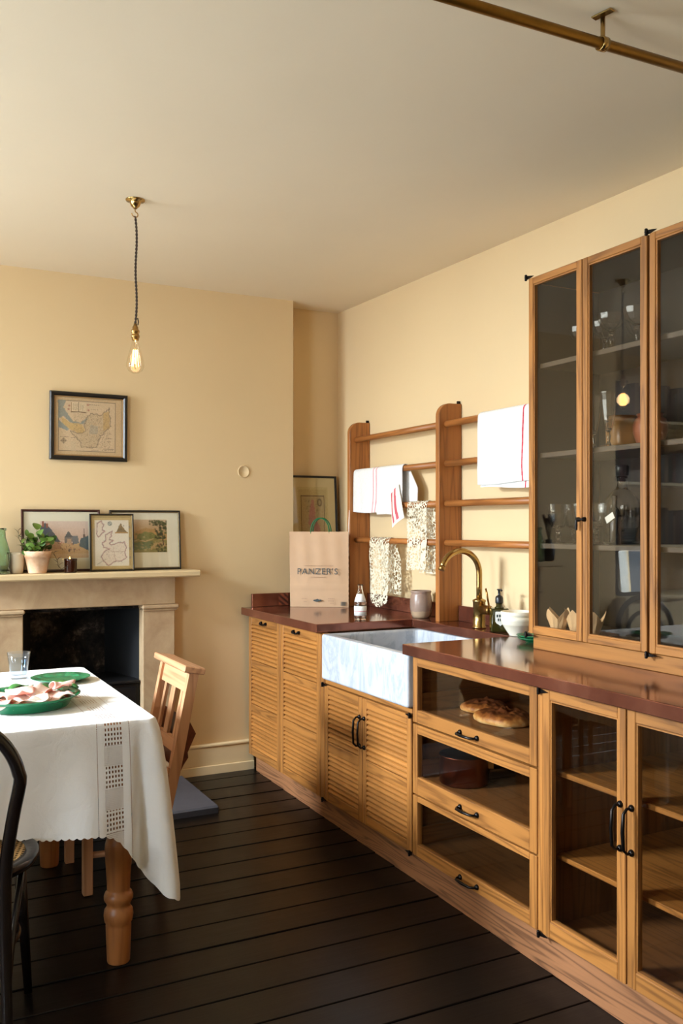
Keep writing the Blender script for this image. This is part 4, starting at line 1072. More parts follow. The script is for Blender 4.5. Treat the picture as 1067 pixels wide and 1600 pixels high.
for i, (x, yy, l) in enumerate(((2.150, 2.322, 'crystal champagne flute nearest the door frame on the second shelf'), (2.130, 2.232, 'crystal champagne flute beside the tan jar on the second shelf'))): glassware('champagne_flute', flute(), (x, yy, s2), l, 'glass', 12, 'champagne flutes')
lb = 'cut crystal wine goblet on the third shelf of the glazed cabinet'
for i, (x, yy) in enumerate(((2.145, 2.497), (2.222, 2.505), (2.245, 2.420), (2.155, 2.385), (2.140, 2.302), (2.33, 2.40))): glassware('crystal_goblet', goblet(), (x, yy, s3), lb, 'glass', 12, 'crystal goblets on the third shelf')
TAN = plain('tan_stoneware', (192, 138, 70), .3, 0, .5, .2, 12); RUST = plain('rust_stoneware', (160, 92, 64), .35, 0, .5, .2, 12)
o = MB().lathe([(0, 0), (.052, 0), (.055, .006), (.056, .074), (.053, .086), (.044, .092), (.043, .098), (.047, .102), (.047, .112), (.042, .113), (.038, .098), (.050, .08), (.05, .01), (0, .008)], 32).build('stoneware_jar', TAN)
o.location = Vector(o.location)+Vector((2.255, 2.296, s2)); tag(o, 'tan glazed stoneware jar on the second cabinet shelf', 'jar')
o = MB().lathe([(0, 0), (.038, 0), (.042, .006), (.055, .045), (.056, .070), (.050, .090), (.040, .098), (.044, .108), (.040, .109), (.036, .098), (.048, .07), (.036, .01), (0, .008)], 32).build('stoneware_jar', RUST)
o.location = Vector(o.location)+Vector((2.262, 2.180, s2)); tag(o, 'round rust-brown stoneware jar on the second cabinet shelf', 'jar')
dm = thing('glass_demijohn', 'round clear glass flagon with a black stopper on the third shelf', 'flagon', (2.255, 2.300, s3))
MB().lathe([(0, 0), (.056, 0), (.061, .008), (.061, .12), (.056, .150), (.038, .175), (.020, .188), (.016, .200), (.016, .222), (.019, .224), (.019, .230), (.014, .230), (.013, .2), (.034, .172), (.053, .148), (.058, .12), (.058, .010), (0, .008)], 32).build('flagon', CLEAR, dm)
MB().lathe([(0, .212), (.0125, .212), (.0135, .231), (.022, .233), (.024, .262), (.021, .268), (0, .268)], 20).build('stopper', BLACKP, dm)
sb = thing('dark_bottle', 'slim dark glass bottle with a slanted paper tag on the third shelf', 'bottle', (2.150, 2.226, s3))
MB().lathe([(0, 0), (.019, 0), (.0205, .004), (.0205, .095), (.017, .112), (.008, .124), (.0075, .152), (.009, .154), (.009, .160), (0, .160)], 24).build('bottle', plain('dark_glass', (16, 18, 20), .06, 0, .6), sb)
MB().box(-.0255, -.0248, -.020, .020, -.011, .011, rot=Matrix.Rotation(math.radians(-28), 3, 'X')).xf(Matrix.Translation((0, -.004, .088))).build('paper_tag', WHITELBL, sb)
# tulip muffin papers
MUF = plain('parchment', (222, 184, 140), .7)
for i, (x, yy, l) in enumerate(((2.140, 2.490, 'brown parchment muffin case at the front on the cabinet floor'), (2.175, 2.432, 'brown parchment muffin case between two others on the cabinet floor'), (2.170, 2.352, 'brown parchment muffin case behind the door frames on the cabinet floor'))):
    b = MB(); n = 24; rows = []
    for k in range(n):
        a = 2*PI*k/n+i; pk_ = abs(((k+i*2) % 6)/3-1); r0 = .024
        rows.append([(r0*math.cos(a), r0*math.sin(a), 0), ((r0+.008)*math.cos(a)*(1+.06*(k % 2)), (r0+.008)*math.sin(a)*(1+.06*(k % 2)), .028), ((r0+.016+.006*pk_)*math.cos(a), (r0+.016+.006*pk_)*math.sin(a), .042+.036*pk_)])
    rows.append(rows[0]); b.grid(rows, n, 2, 0, False); b.lathe([(0, .0005), (.024, .0005)], n)
    o = b.build('muffin_case', MUF); o.location = Vector(o.location)+Vector((x, yy, UZ0+.0155)); tag(o, l, 'paper case', 'parchment muffin cases')

# ================================================================== BREAD AND PAN IN THE DRAWERS
def bread_mat():
    m, nt, out = mat('flatbread_crust'); g = N(nt, 'ShaderNodeNewGeometry'); v = coords(nt); a = noise(nt, v, 42, 4, .65)
    sp = N(nt, 'ShaderNodeSeparateXYZ'); nt.links.new(v, sp.inputs[0])
    f = math_(nt, 'ADD', math_(nt, 'MULTIPLY_ADD', sp.outputs[2], 20, .18), math_(nt, 'MULTIPLY', a, .9))
    col = ramp(nt, f, [(.0, L3(232, 204, 150)), (.40, L3(206, 150, 84)), (.62, L3(160, 96, 44)), (.85, L3(96, 50, 22))])
    principled(nt, out, col, .5, 0, .4, a, .4, .004); return m
BREAD = bread_mat()
def flatbread(pos, rx, ry, h, seed, label, rz):
    rr = random.Random(seed); bumps = [(rr.uniform(-.85, .85), rr.uniform(-.85, .85), rr.uniform(.06, .12), rr.uniform(.3, .9)) for _ in range(85)]
    n, mR = 84, 26
    def top(u, v):
        r = math.hypot(u, v); z = h*(1-r**4)**.5 if r < 1 else 0
        for bx_, by_, s_, a in bumps: z += h*.5*(a-.25)*math.exp(-((u-bx_)**2+(v-by_)**2)/(s_*s_))*(1-r*r if r < 1 else 0)
        return z
    rows = []
    for k in range(n):
        a = 2*PI*k/n; w_ = 1+.05*math.sin(3*a+seed)+.02*math.sin(7*a)
        rows.append([(rx*w_*(j/mR)*math.cos(a), ry*w_*(j/mR)*math.sin(a), .012+top(j/mR*math.cos(a), j/mR*math.sin(a))) for j in range(mR+1)]+[(rx*w_*.97*math.cos(a), ry*w_*.97*math.sin(a), .003), (rx*w_*.85*math.cos(a), ry*w_*.85*math.sin(a), 0), (0, 0, 0)])
    rows.append(rows[0]); o = MB().grid(rows, n, mR+3).build('flatbread', BREAD)
    off = Vector(o.location); o.rotation_euler = (0, 0, rz); o.location = Vector(pos)+Vector((0, 0, off.z)); return tag(o, label, 'bread')
flatbread((1.945, 2.545, .662), .092, .108, .026, 2, 'round dimpled flatbread at the front of the top glass drawer', .2)
flatbread((2.000, 2.735, .662), .088, .092, .020, 5, 'paler flatbread lying behind the other in the top glass drawer', -.3)
pn = thing('copper_saucepan', 'tarnished copper saucepan with tinned inside in the middle glass drawer', 'saucepan', (1.892, 2.71, .4165))
PANC = plain('pan_copper', (132, 78, 62), .3, 1.0, .5, .35, 16); TIN = plain('tin_lining', (176, 182, 190), .28, 1.0)
MB().lathe([(0, 0), (.086, 0), (.090, .005), (.090, .100), (.0915, .101), (.0915, .1035)], 40).build('pan_body', PANC, pn)
MB().lathe([(.0915, .1035), (.087, .1035), (.087, .008), (.082, .004), (0, .004)], 40).build('pan_lining', TIN, pn)
MB().tube([(.070, -.055, .078), (.11, -.085, .090), (.18, -.150, .104), (.24, -.205, .108)], [.008, .008, .009, .011], 8, sq=.5).box(.052, .080, -.080, -.050, .060, .094, rot=Matrix.Rotation(-.7, 3, 'Z')).build('pan_handle', DBRASS, pn)

# ================================================================== MANTEL THINGS
MZ = 1.122
gb = thing('green_bottle', 'tall pale green glass bottle at the left end of the mantel', 'bottle', (.505, 4.445, MZ))
MB().lathe([(0, 0), (.040, 0), (.043, .005), (.043, .085), (.040, .11), (.030, .145), (.023, .17), (.021, .20), (.025, .201), (.025, .213), (.018, .213), (.018, .17), (.034, .12), (.039, .08), (.039, .008), (0, .006)], 30).build('bottle_glass', GREENG, gb)
o = MB().lathe([(0, 0), (.027, 0), (.029, .004), (.037, .085), (.040, .099), (.037, .099), (.027, .008), (0, .006)], 26).build('beaker', plain('pale_beaker', (214, 200, 172), .3)); o.location = Vector(o.location)+Vector((.578, 4.468, MZ)); tag(o, 'pale ceramic beaker between the green bottle and plant pot', 'beaker')
pp = thing('potted_plant', 'leafy trailing plant in a weathered terracotta pot on the mantel', 'potted plant', (.668, 4.440, MZ))
def terra():
    m, nt, out = mat('weathered_terracotta'); v = coords(nt); a = noise(nt, v, 12, 5, .65, .5)
    col = ramp(nt, a, [(.3, L3(214, 160, 118)), (.5, L3(226, 186, 150)), (.75, L3(236, 214, 190))]); principled(nt, out, col, .8, 0, .2, a, .2, .003); return m
MB().lathe([(0, 0), (.040, 0), (.042, .004), (.056, .074), (.0585, .074), (.064, .100), (.064, .104), (.059, .104), (.055, .085), (0, .082)], 32).build('pot', terra(), pp)
MB().lathe([(0, .088), (.056, .088)], 20).build('soil', plain('soil', (52, 40, 30), .95, 0, .1, .4, 60, .5), pp)
def leaf_m():
    m, nt, out = mat('plant_leaf'); v = coords(nt, rnd=9); a = noise(nt, v, 30, 2); oi = N(nt, 'ShaderNodeObjectInfo')
    col = mixc(nt, oi.outputs['Random'], L3(52, 88, 34), L3(118, 150, 62)); col = mixc(nt, math_(nt, 'MULTIPLY', a, .4), col, L3(60, 84, 40))
    principled(nt, out, col, .45, 0, .4); return m
LEAF = leaf_m(); BROWNLEAF = plain('bronze_leaf', (92, 72, 44), .5, 0, .4, .3); STEM = plain('stem', (104, 92, 52), .6)
def leaf_mesh(L, W, name, m_):
    rows = []
    for i in range(7):
        t = i/6; w_ = W*math.sin(PI*min(1, t*.92+.06))**.7
        rows.append([(-w_/2, L*t, .10*L*math.sin(t*PI)+.10*w_), (0, L*t, .10*L*math.sin(t*PI)), (w_/2, L*t, .10*L*math.sin(t*PI)+.10*w_)])
    me = MB().grid(rows, 6, 2).mesh(name, m_, center=False)[0]; return me
ROUND = leaf_mesh(.038, .038, 'leaf', LEAF); OVAL = leaf_mesh(.034, .020, 'leaf', LEAF); SLIM = leaf_mesh(.030, .013, 'leaf', BROWNLEAF); BIG = leaf_mesh(.044, .044, 'leaf', LEAF)
rp = random.Random(21); stems = MB()
tips = [((-.004, -.01, .205), BIG), ((-.025, 0, .16), ROUND), ((-.048, .0, .175), OVAL), ((.075, -.01, .150), ROUND), ((.066, -.02, .135), ROUND), ((.005, -.02, .175), BIG), ((.02, -.03, .14), ROUND), ((-.05, -.02, .085), ROUND)]
for (tx, ty, tz), me in tips:
    stems.tube([(tx*.25, ty*.25, .085), (tx*.6, ty*.6, .085+(tz-.085)*.65), (tx, ty, tz)], [.0018, .0015, .001], 5)
    inst('leaf', me, (tx, ty, tz), pp, (rp.uniform(.7, 1.25), rp.uniform(-.4, .4), rp.uniform(-.9, .9)))
for k in range(64):
    a = rp.uniform(0, 2*PI); r = rp.uniform(.01, .072); z = rp.uniform(.096, .165)
    x, yy = r*math.cos(a), r*math.sin(a)*.8
    if k % 3 == 0: stems.tube([(x*.3, yy*.3, .085), (x*.7, yy*.7, (z+.085)/2+.01), (x, yy, z)], [.0015, .0013, .001], 5)
    inst('leaf', rp.choice((ROUND, OVAL, OVAL)), (x, yy, z), pp, (rp.uniform(.2, 1.2), rp.uniform(-.5, .5), rp.uniform(-PI, PI)))
for sgn, path in ((1, [(.045, -.01, .10), (.07, -.02, .095), (.085, -.03, .06), (.09, -.035, .03), (.105, -.035, .018)]), (-1, [(-.03, 0, .10), (-.065, -.005, .12), (-.085, -.01, .165), (-.088, -.01, .20)])):
    stems.tube(path, .0014, 5)
    P_ = [Vector(p) for p in path]
    for j in range(9):
        t = j/8*(len(P_)-1); i = min(int(t), len(P_)-2); q = P_[i].lerp(P_[i+1], t-i)
        inst('leaf', SLIM, q, pp, (rp.uniform(.2, .9), rp.uniform(-.3, .3), (PI/2 if (j % 2) else -PI/2)+rp.uniform(-.4, .4)))
stems.build('stems', STEM, pp)
cd = thing('jar_candle', 'lit candle in a small amber glass jar on the mantel', 'candle', (.818, 4.428, MZ))
MB().lathe([(0, 0), (.027, 0), (.029, .003), (.029, .055), (.030, .057), (.030, .066), (.027, .066), (.027, .006), (0, .004)], 28).build('jar', AMBER, cd)
MB().lathe([(0, .045), (.0268, .045), (.0268, .047), (0, .047)], 20).build('wax', plain('wax', (210, 160, 110), .5), cd)
MB().tube([(-.004, 0, .047), (-.004, 0, .058)], .0008, 5).build('wick', BLACKP, cd)
MB().lathe([(0, .056), (.0028, .060), (.0035, .064), (.002, .071), (0, .077)], 10, (-.004, 0, 0)).build('flame', emit('flame_light', (255, 190, 90), 14), cd)
vs2 = thing('dried_spray_vase', 'dark vase of dried seed heads on the mantel, seen reflected in the cabinet door', 'vase', (.395, 4.475, MZ))
MB().lathe([(0, 0), (.030, 0), (.036, .01), (.042, .06), (.034, .10), (.020, .12), (.022, .135), (.018, .135), (.015, .12), (0, .11)], 20).build('vase', IRON, vs2)
sp_ = MB()
for k in range(9):
    a = k*.7; x = .035*math.sin(a*2.1); yy = .02*math.cos(a*1.7); sp_.tube([(0, 0, .12), (x*.5, yy*.5, .21), (x, yy, .27+.012*(k % 3))], [.0015, .002, .010], 6)
sp_.build('seed_heads', plain('dried_brown', (78, 54, 34), .8), vs2)

# ================================================================== TABLE
TX0, TX1, TY0, TY1, TZ = -1.05, .734, 2.655, 3.738, .770
tb = thing('dining_table', 'pine dining table with stout turned legs under the white cloth', 'table', ((TX0+TX1)/2, 3.2, 0))
P(MB().box(TX0, TX1, TY0, TY1, TZ-.026, TZ, c=.004), 'tabletop', PINE['x'], tb)
P(MB().box(TX0+.07, TX1-.075, TY0+.100, TY0+.122, .63, TZ-.027), 'apron', PINE['x'], tb); P(MB().box(TX0+.07, TX1-.075, TY1-.102, TY1-.08, .63, TZ-.027), 'apron', PINE['x'], tb)
P(MB().box(TX1-.092, TX1-.07, TY0+.15, TY1-.12, .63, TZ-.027), 'apron', PINE['y'], tb); P(MB().box(TX0+.07, TX0+.092, TY0+.15, TY1-.12, .63, TZ-.027), 'apron', PINE['y'], tb)
legp = [(0, 0), (.0325, 0), (.0345, .004), (.0365, .06), (.0385, .112), (.0375, .118), (.0420, .126), (.0445, .143), (.0425, .160), (.0365, .168), (.0345, .176), (.0375, .182), (.0435, .192), (.0440, .203), (.0405, .213), (.0345, .218), (.0345, .224), (.0360, .26), (.0395, .31), (.0415, .345), (.0405, .362), (.0360, .376), (.0320, .384), (.0335, .392), (.036, .398), (.030, .405), (.030, .43), (.038, .445), (.040, .46)]
for lx, ly in ((.655, 2.772), (.592, 3.640), (TX0+.07, 2.772), (TX0+.07, 3.64)):
    f = fz(ly)
    P(MB().lathe([(r, f+h if h < .4 else max(f+h, .4)) for r, h in legp], 28, (lx, ly, 0)).box(lx-.04, lx+.04, ly-.04, ly+.04, f+.46, TZ-.027, c=.003), 'leg', PINE['z'], tb)
# cloth
def make_cloth():
    zt = TZ+.0035; r = .03; x0, x1, y0, y1 = TX0-.004, TX1+.004, TY0-.004, TY1+.004
    segs = []
    def lerp_line(a, b, n): return [(a[0]+(b[0]-a[0])*k/n, a[1]+(b[1]-a[1])*k/n) for k in range(n)]
    pts = []; nor = []
    def arc(cx, cy_, a0):
        for k in range(14): a = a0+PI/2*k/14; pts.append((cx+r*math.cos(a), cy_+r*math.sin(a))); nor.append((math.cos(a), math.sin(a)))
    def side(a, b, nn, n):
        for q in lerp_line(a, b, n): pts.append(q); nor.append(nn)
    side((x1, y0+r), (x1, y1-r), (1, 0), 150); arc(x1-r, y1-r, 0)
    side((x1-r, y1), (x0+r, y1), (0, 1), 120); arc(x0+r, y1-r, PI/2)
    side((x0, y1-r), (x0, y0+r), (-1, 0), 70); arc(x0+r, y0+r, PI)
    side((x0+r, y0), (x1-r, y0), (0, -1), 420); arc(x1-r, y0+r, 1.5*PI)
    n = len(pts); per = [0]
    for i in range(n): a, b = pts[i], pts[(i+1) % n]; per.append(per[-1]+math.hypot(b[0]-a[0], b[1]-a[1]))
    corners = [(x1, y0), (x1, y1), (x0, y1), (x0, y0)]
    rows_t = [0, .012, .03, .06, .1, .15, .2, .26, .32, .38, .45, .52, .58, .64, .70, .76, .82, .87, .91, .94, .97, 1.0]
    V = []; UV = []
    for i in range(n):
        px_, py_ = pts[i]; nx, ny = nor[i]; s = per[i]
        dc_ = [math.hypot(px_-c[0], py_-c[1]) for c in corners]; dmin = min(dc_); ci = dc_.index(dmin)
        near_side = ny < -.5
        k = math.exp(-(dmin/.085)**2)
        k = max(k, 0)
        if near_side: base = .318+.006*math.sin(px_*9)-.034*math.exp(-((px_-.19)/.2)**4)
        elif nx > .5: base = .285
        else: base = .31-.045*math.exp(-((px_-.02)/.22)**4)
        L = base+.215*k
        sc_ = .006*abs(math.sin(s*PI/.020))
        # diagonal pull at the corner
        diag = Vector(((1 if corners[ci][0] > 0 else -1), (1 if corners[ci][1] > 3.2 else -1)))*.7071
        for t in rows_t:
            d = L*t+ (sc_*t if t > .95 else 0)
            fold = .013*math.sin(s*15+1.1)+.008*math.sin(s*31+.4)
            out = .004*min(1, t*20)+t*.016+t*(1-k)*max(-.008, fold)*(.9 if not near_side else 1.0)
            outx = nx*out; outy = ny*out
            if k > .02:
                w = k*t
                # the spare cloth at the corner hangs in two soft folds
                tang = (px_-corners[ci][0])*(1 if ci in (0, 1) else -1)
                fl_ = .075*k*t**.55*(.45+.55*math.cos(min(1, dmin/.16)*PI)**2)
                outx += diag.x*fl_; outy += diag.y*fl_
                grv = math.exp(-((dmin-.055)/.018)**2)*t*.10*k
                outx -= nx*grv; outy -= ny*grv
            zz = zt - (d if d > .012 else d*d/.024+d*.3) 
            V.append((px_+outx, py_+outy, zz))
            if ny < -.3: UV.append((px_, d))
            elif nx > .3: UV.append((x1+.1+(py_-y0), d))
            else: UV.append((5+s, d))
    m_ = len(rows_t); F = []
    for i in range(n):
        j = (i+1) % n
        for q in range(m_-1): F.append((i*m_+q, i*m_+q+1, j*m_+q+1, j*m_+q))
    F.append(tuple(i*m_ for i in range(n)))
    me = bpy.data.meshes.new('tablecloth'); ctr = Vector(((x0+x1)/2, (y0+y1)/2, zt))
    me.from_pydata([tuple(Vector(v)-ctr) for v in V], [], F); uv = me.uv_layers.new(name='UVMap')
    for pi, po in enumerate(me.polygons):
        top = len(po.vertices) > 4; po.use_smooth = not top
        for li in po.loop_indices:
            vi = me.loops[li].vertex_index
            uv.data[li].uv = UV[vi] if not top else (V[vi][0], y0-V[vi][1]+40*.125)
    me.materials.append(CLOTH); me.update()
    return inst('tablecloth', me, ctr)
tag(make_cloth(), 'white linen tablecloth with openwork band and scalloped hem draped over the dining table', 'tablecloth')
TT = TZ+.0045

# green plates and food
pl1 = tag(MB().lathe(plate_prof(.106, .017), 48).build('green_plate', GLAZE), 'empty green glazed plate near the far corner of the table', 'plate'); pl1.location = Vector(pl1.location)+Vector((.598, 3.430, TT))
PC = Vector((.415, 3.005, TT)); PR = .168
pl2 = tag(MB().lathe([(0, .004), (.118, .004), (.121, 0), (.130, 0), (.134, .004), (.142, .020), (.150, .027), (PR, .036), (PR+.001, .0385), (PR-.003, .039), (.146, .031), (.134, .024), (.06, .018), (0, .018)], 56).build('green_platter', plain('green_platter_glaze', (14, 108, 70), .12, 0, .6, .2, 20)), 'large green glazed platter of sliced ham on the table', 'platter'); pl2.location = Vector(pl2.location)+PC
def ham_mat():
    m, nt, out = mat('sliced_ham'); v = coords(nt, rnd=5); a = noise(nt, v, 24, 3, .6, .4)
    col = ramp(nt, a, [(.35, L3(244, 218, 208)), (.55, L3(236, 190, 178)), (.72, L3(214, 146, 132))]); principled(nt, out, col, .4, 0, .4, a, .2, .003, Subsurface_Weight=.2, Subsurface_Scale=.01); return m
HAM = ham_mat(); rh = random.Random(12)
spots = [(-.10, -.02, .0), (-.06, .05, .5), (-.03, -.04, 1.2), (.02, .03, 2.0), (.05, -.05, .3), (.085, .0, 1.0), (.06, .06, 2.6), (.10, -.045, .2), (-.01, .0, .9), (.035, -.005, 1.7), (-.07, -.075, .4), (.0, -.085, .1), (.118, .02, 1.4)]
for i, (dx_, dy_, a) in enumerate(spots):
    rows = []; ph = [rh.uniform(0, 6) for _ in range(4)]; L_, W_ = rh.uniform(.10, .13), rh.uniform(.065, .085)
    for p in range(15):
        row = []
        for q in range(11):
            u, v_ = p/14-.5, q/10-.5
            z = .008*(1+math.sin(u*7+ph[0]+v_*3))+.003*math.sin(v_*8+ph[1]+u*5)+.004*math.cos(u*3)
            row.append((u*L_*(1-.35*v_*v_), v_*W_*(1+.3*math.sin(u*7+ph[2])), max(0, z)))
        rows.append(row)
    o = MB().grid(rows, 14, 10).build('ham_slice', HAM, center=False); solid(o, .0015)
    hz = .020 + (.020 if i in (8, 9, 12) else 0) + max(0, (math.hypot(dx_, dy_)-.10))*.3
    o.location = PC+Vector((dx_, dy_, hz)); o.rotation_euler = (rh.uniform(-.15, .15), rh.uniform(-.2, .2), a)
    tag(o, 'folded slice of pale pink ham on the green platter', 'ham', 'ham slices on the platter')
HERB = plain('basil_leaf', (52, 112, 50), .35, 0, .5, .25, 30)
herb = leaf_mesh(.05, .03, 'herb_leaf', HERB)
for i in range(9):
    a = .5+i*.28; o = inst('herb_leaf', herb, PC+Vector((.115*math.cos(a)-.0, .105*math.sin(a), .034+.006*(i % 2))), None, (rh.uniform(-.1, .25), rh.uniform(-.3, .3), rh.uniform(-2, 2)))
    solid(o, .0008); tag(o, 'small green salad leaf at the back of the ham platter', 'leaf', 'salad leaves on the platter')
o = MB().tube([PC+Vector((.095, .095, .052)), PC+Vector((.125, .070, .053)), PC+Vector((.148, .035, .052)), PC+Vector((.162, .0, .047))], [.006, .010, .009, .005], 10).build('green_pepper', plain('pepper_green', (38, 84, 26), .25)); tag(o, 'long green pepper on the rim of the ham platter', 'pepper')
# tumblers
THING = glass_pane('tumbler_glass', (.93, .96, .99), 1.5); THINW = glass_pane('tumbler_water', (.90, .94, .98), 1.33)
def tumbler(pos, label, sc=1.0):
    t = thing('water_tumbler', label, 'glass', pos, group='water tumblers on the table')
    b = MB(); pr = [(.0, .0), (.029, .0), (.031, .003), (.036, .058), (.0365, .060), (.0425, .098), (.0410, .098), (.035, .062), (.0345, .058), (.0285, .014), (0, .012)]
    b.lathe(pr, 9*4, smooth=True)
    vv = []
    for k, p in enumerate(b.v):      # facets in the lower part
        r = math.hypot(p[0], p[1])
        if r > .0305 and p[2] < .058 and p[2] > .002 and r > .029+ .1*p[2]*.5:
            a = math.atan2(p[1], p[0]); m_ = (a % (2*PI/9))-(PI/9); f = math.cos(PI/9)/math.cos(m_); vv.append((p[0]*f*1.01, p[1]*f*1.01, p[2]))
        else: vv.append(p)
    b.v = vv; b.build('tumbler_glass', THING, t)
    MB().lathe([(0, .0125), (.0275, .0145), (.0335, .058), (.0342, .062), (.0368, .074), (0, .074)], 36).build('water', THINW, t)
    return t
tumbler((.468, 3.560, TT), 'water tumbler beside the empty green plate')
tumbler((-.02, 3.30, TT), 'water tumbler further along the table, reflected in the cabinet glass')
glassware('wine_glass', goblet(), (-.08, 3.62, TT), 'stemmed glass on the table, reflected in the cabinet glass', 'glass', 16)
o = MB().lathe(plate_prof(.11, .018), 40).build('green_plate', GLAZE); o.location = Vector(o.location)+Vector((-.15, 3.20, TT)); tag(o, 'green glazed plate further along the table, reflected in the cabinet glass', 'plate')

# ================================================================== CHAIRS
ch = thing('chapel_chair', 'pale wooden chapel chair with slatted back and book box drawn up to the table end', 'chair', (.83, 3.49, fz(3.49)))
def Q(mb, name, m_): return P(mb, name, m_, ch)
f0 = fz(3.49)
def bx_of(z): return .975+max(0, z-.44)*.205
CY0, CY1 = 3.262, 3.612
for yy in (CY0, CY1):
    pr = [(.905, f0), (.915, .25), (.957, .44), (bx_of(.795)-.018, .795), (bx_of(.795)+.020, .795), (.997, .44), (.953, .25), (.938, f0)]
    Q(MB().prism(pr, yy-.016, yy+.016, axis='y'), 'rear_leg', CHAIRW['z'])
    Q(MB().box(.650, .684, yy+.016, yy+.050, f0, .43, c=.003) if yy < 3.5 else MB().box(.650, .684, yy+.012, yy+.046, f0, .43, c=.003), 'front_leg', CHAIRW['z'])
    s_ = 1 if yy < 3.5 else -1
    ya = yy+.033 if s_ > 0 else yy+.029
    Q(MB().tube([(.684, ya, .163), (.922, yy, .163)], .012, 8), 'stretcher', CHAIRW['x'])
    Q(MB().prism([(.684, ya-.009), (.965, yy-.009), (.965, yy+.009), (.684, ya+.009)], .37, .428), 'seat_rail', CHAIRW['x'])
Q(MB().box(.655, .679, CY0+.05, CY1+.012, .37, .428, c=.002), 'seat_rail', CHAIRW['y'])
bevel(Q(MB().prism([(.635, CY0-.002), (.958, CY0-.012), (.958, CY1+.012), (.635, CY1+.062)], .430, .452), 'seat', CHAIRW['x']), .005, 2)
lean = Matrix.Rotation(math.atan(.205), 3, 'Y')
Q(MB().box(1.005, 1.088, CY0-.032, CY1+.032, .796, .821, c=.004, rot=Matrix.Rotation(.20, 3, 'Y')), 'crest_rail', CHAIRW['y'])
def back_piece(y0, y1, z0, z1, t, name, ax):
    xm0, xm1 = bx_of(z0)+.001, bx_of(z1)+.001
    pr = [(xm0-t/2, z0), (xm1-t/2, z1), (xm1+t/2, z1), (xm0+t/2, z0)]
    Q(MB().prism(pr, y0, y1, axis='y'), name, CHAIRW[ax])
back_piece(CY0+.016, CY1-.016, .722, .790, .018, 'top_rail', 'y'); back_piece(CY0+.016, CY1-.016, .500, .545, .018, 'lower_rail', 'y')
cyc = (CY0+CY1)/2
for a, w_ in ((cyc+.105, .026), (cyc, .052), (cyc-.105, .026)): back_piece(a-w_/2, a+w_/2, .546, .721, .012, 'slat', 'z')
Q(MB().prism([(.999, .43), (1.012, .455), (1.030, .480), (1.028, .50), (1.060, .567), (1.034, .618), (1.031, .60), (1.020, .53)], CY0-.002, CY1+.002, axis='y'), 'book_box', BOXW)

bt = thing('bentwood_chair', 'black bentwood chair with cane seat at the near side of the table', 'chair', (.190, 2.600, fz(2.6)), (0, 0, math.radians(-17)))
zr = .455
MB().lathe([(.165, zr-.018), (.198, zr-.020), (.204, zr-.010), (.203, zr+.004), (.196, zr+.009), (.168, zr+.006), (.165, zr-.018)], 48, closed=False).build('seat_ring', BENT, bt)
MB().lathe([(0, zr+.0035), (.169, zr+.0035)], 40).build('cane_seat', CANE, bt)
# outer hoop runs from foot to foot
hp = [(-.170, -.235, .0), (-.158, -.205, .20), (-.152, -.190, .455), (-.170, -.197, .60)]
hp += [(-.190*math.cos(a), -.205-.03*math.sin(a), .70+.175*math.sin(a)) for a in [PI*k/20 for k in range(21)]]
hp += [(.170, -.197, .60), (.152, -.190, .455), (.158, -.205, .20), (.170, -.235, .0)]
def spline(pts, n=4):
    P_ = [Vector(p) for p in pts]; out = []
    for i in range(len(P_)-1):
        p0, p1, p2, p3 = P_[max(i-1, 0)], P_[i], P_[i+1], P_[min(i+2, len(P_)-1)]
        for k in range(n):
            t = k/n; out.append(.5*((2*p1)+(p2-p0)*t+(2*p0-5*p1+4*p2-p3)*t*t+(3*p1-p0-3*p2+p3)*t**3))
    out.append(P_[-1]); return out
sp2 = spline(hp, 3)
MB().tube(sp2, [.0165 if .25 < p.z else .0135 for p in sp2], 12).build('back_hoop', BENT, bt)
ip = [(-.118, -.185, .44), (-.124, -.192, .56)]+[(-.128*math.cos(a), -.200-.022*math.sin(a), .66+.125*math.sin(a)) for a in [PI*k/16 for k in range(17)]]+[(.124, -.192, .56), (.118, -.185, .44)]
MB().tube(spline(ip, 3), .0125, 10).build('inner_hoop', BENT, bt)
for s_ in (-1, 1):
    MB().tube([(s_*.130, .125, zr-.015), (s_*.140, .140, .25), (s_*.152, .160, .0)], [.018, .0155, .0115], 12).build('front_leg', BENT, bt)
    MB().tube(spline([(s_*.157, -.200, .17), (s_*.160, -.13, .30), (s_*.165, -.05, .39), (s_*.160, .02, .43)], 4), .0095, 8).build('brace', BENT, bt)
MB().tube([(.150*math.cos(a), .150*math.sin(a)-.01, .24) for a in [2*PI*k/40 for k in range(40)]], .010, 8, closed=True).build('leg_ring', BENT, bt)
bt2 = copy_tree(bt); bt2.location = (.02, 3.86, fz(3.86)); bt2.rotation_euler = (0, 0, PI+.15)
tag(bt2, 'black bentwood chair at the far side of the table, seen reflected in the cabinet glass', 'chair')
for q in (bt, bt2): q['group'] = 'bentwood chairs'

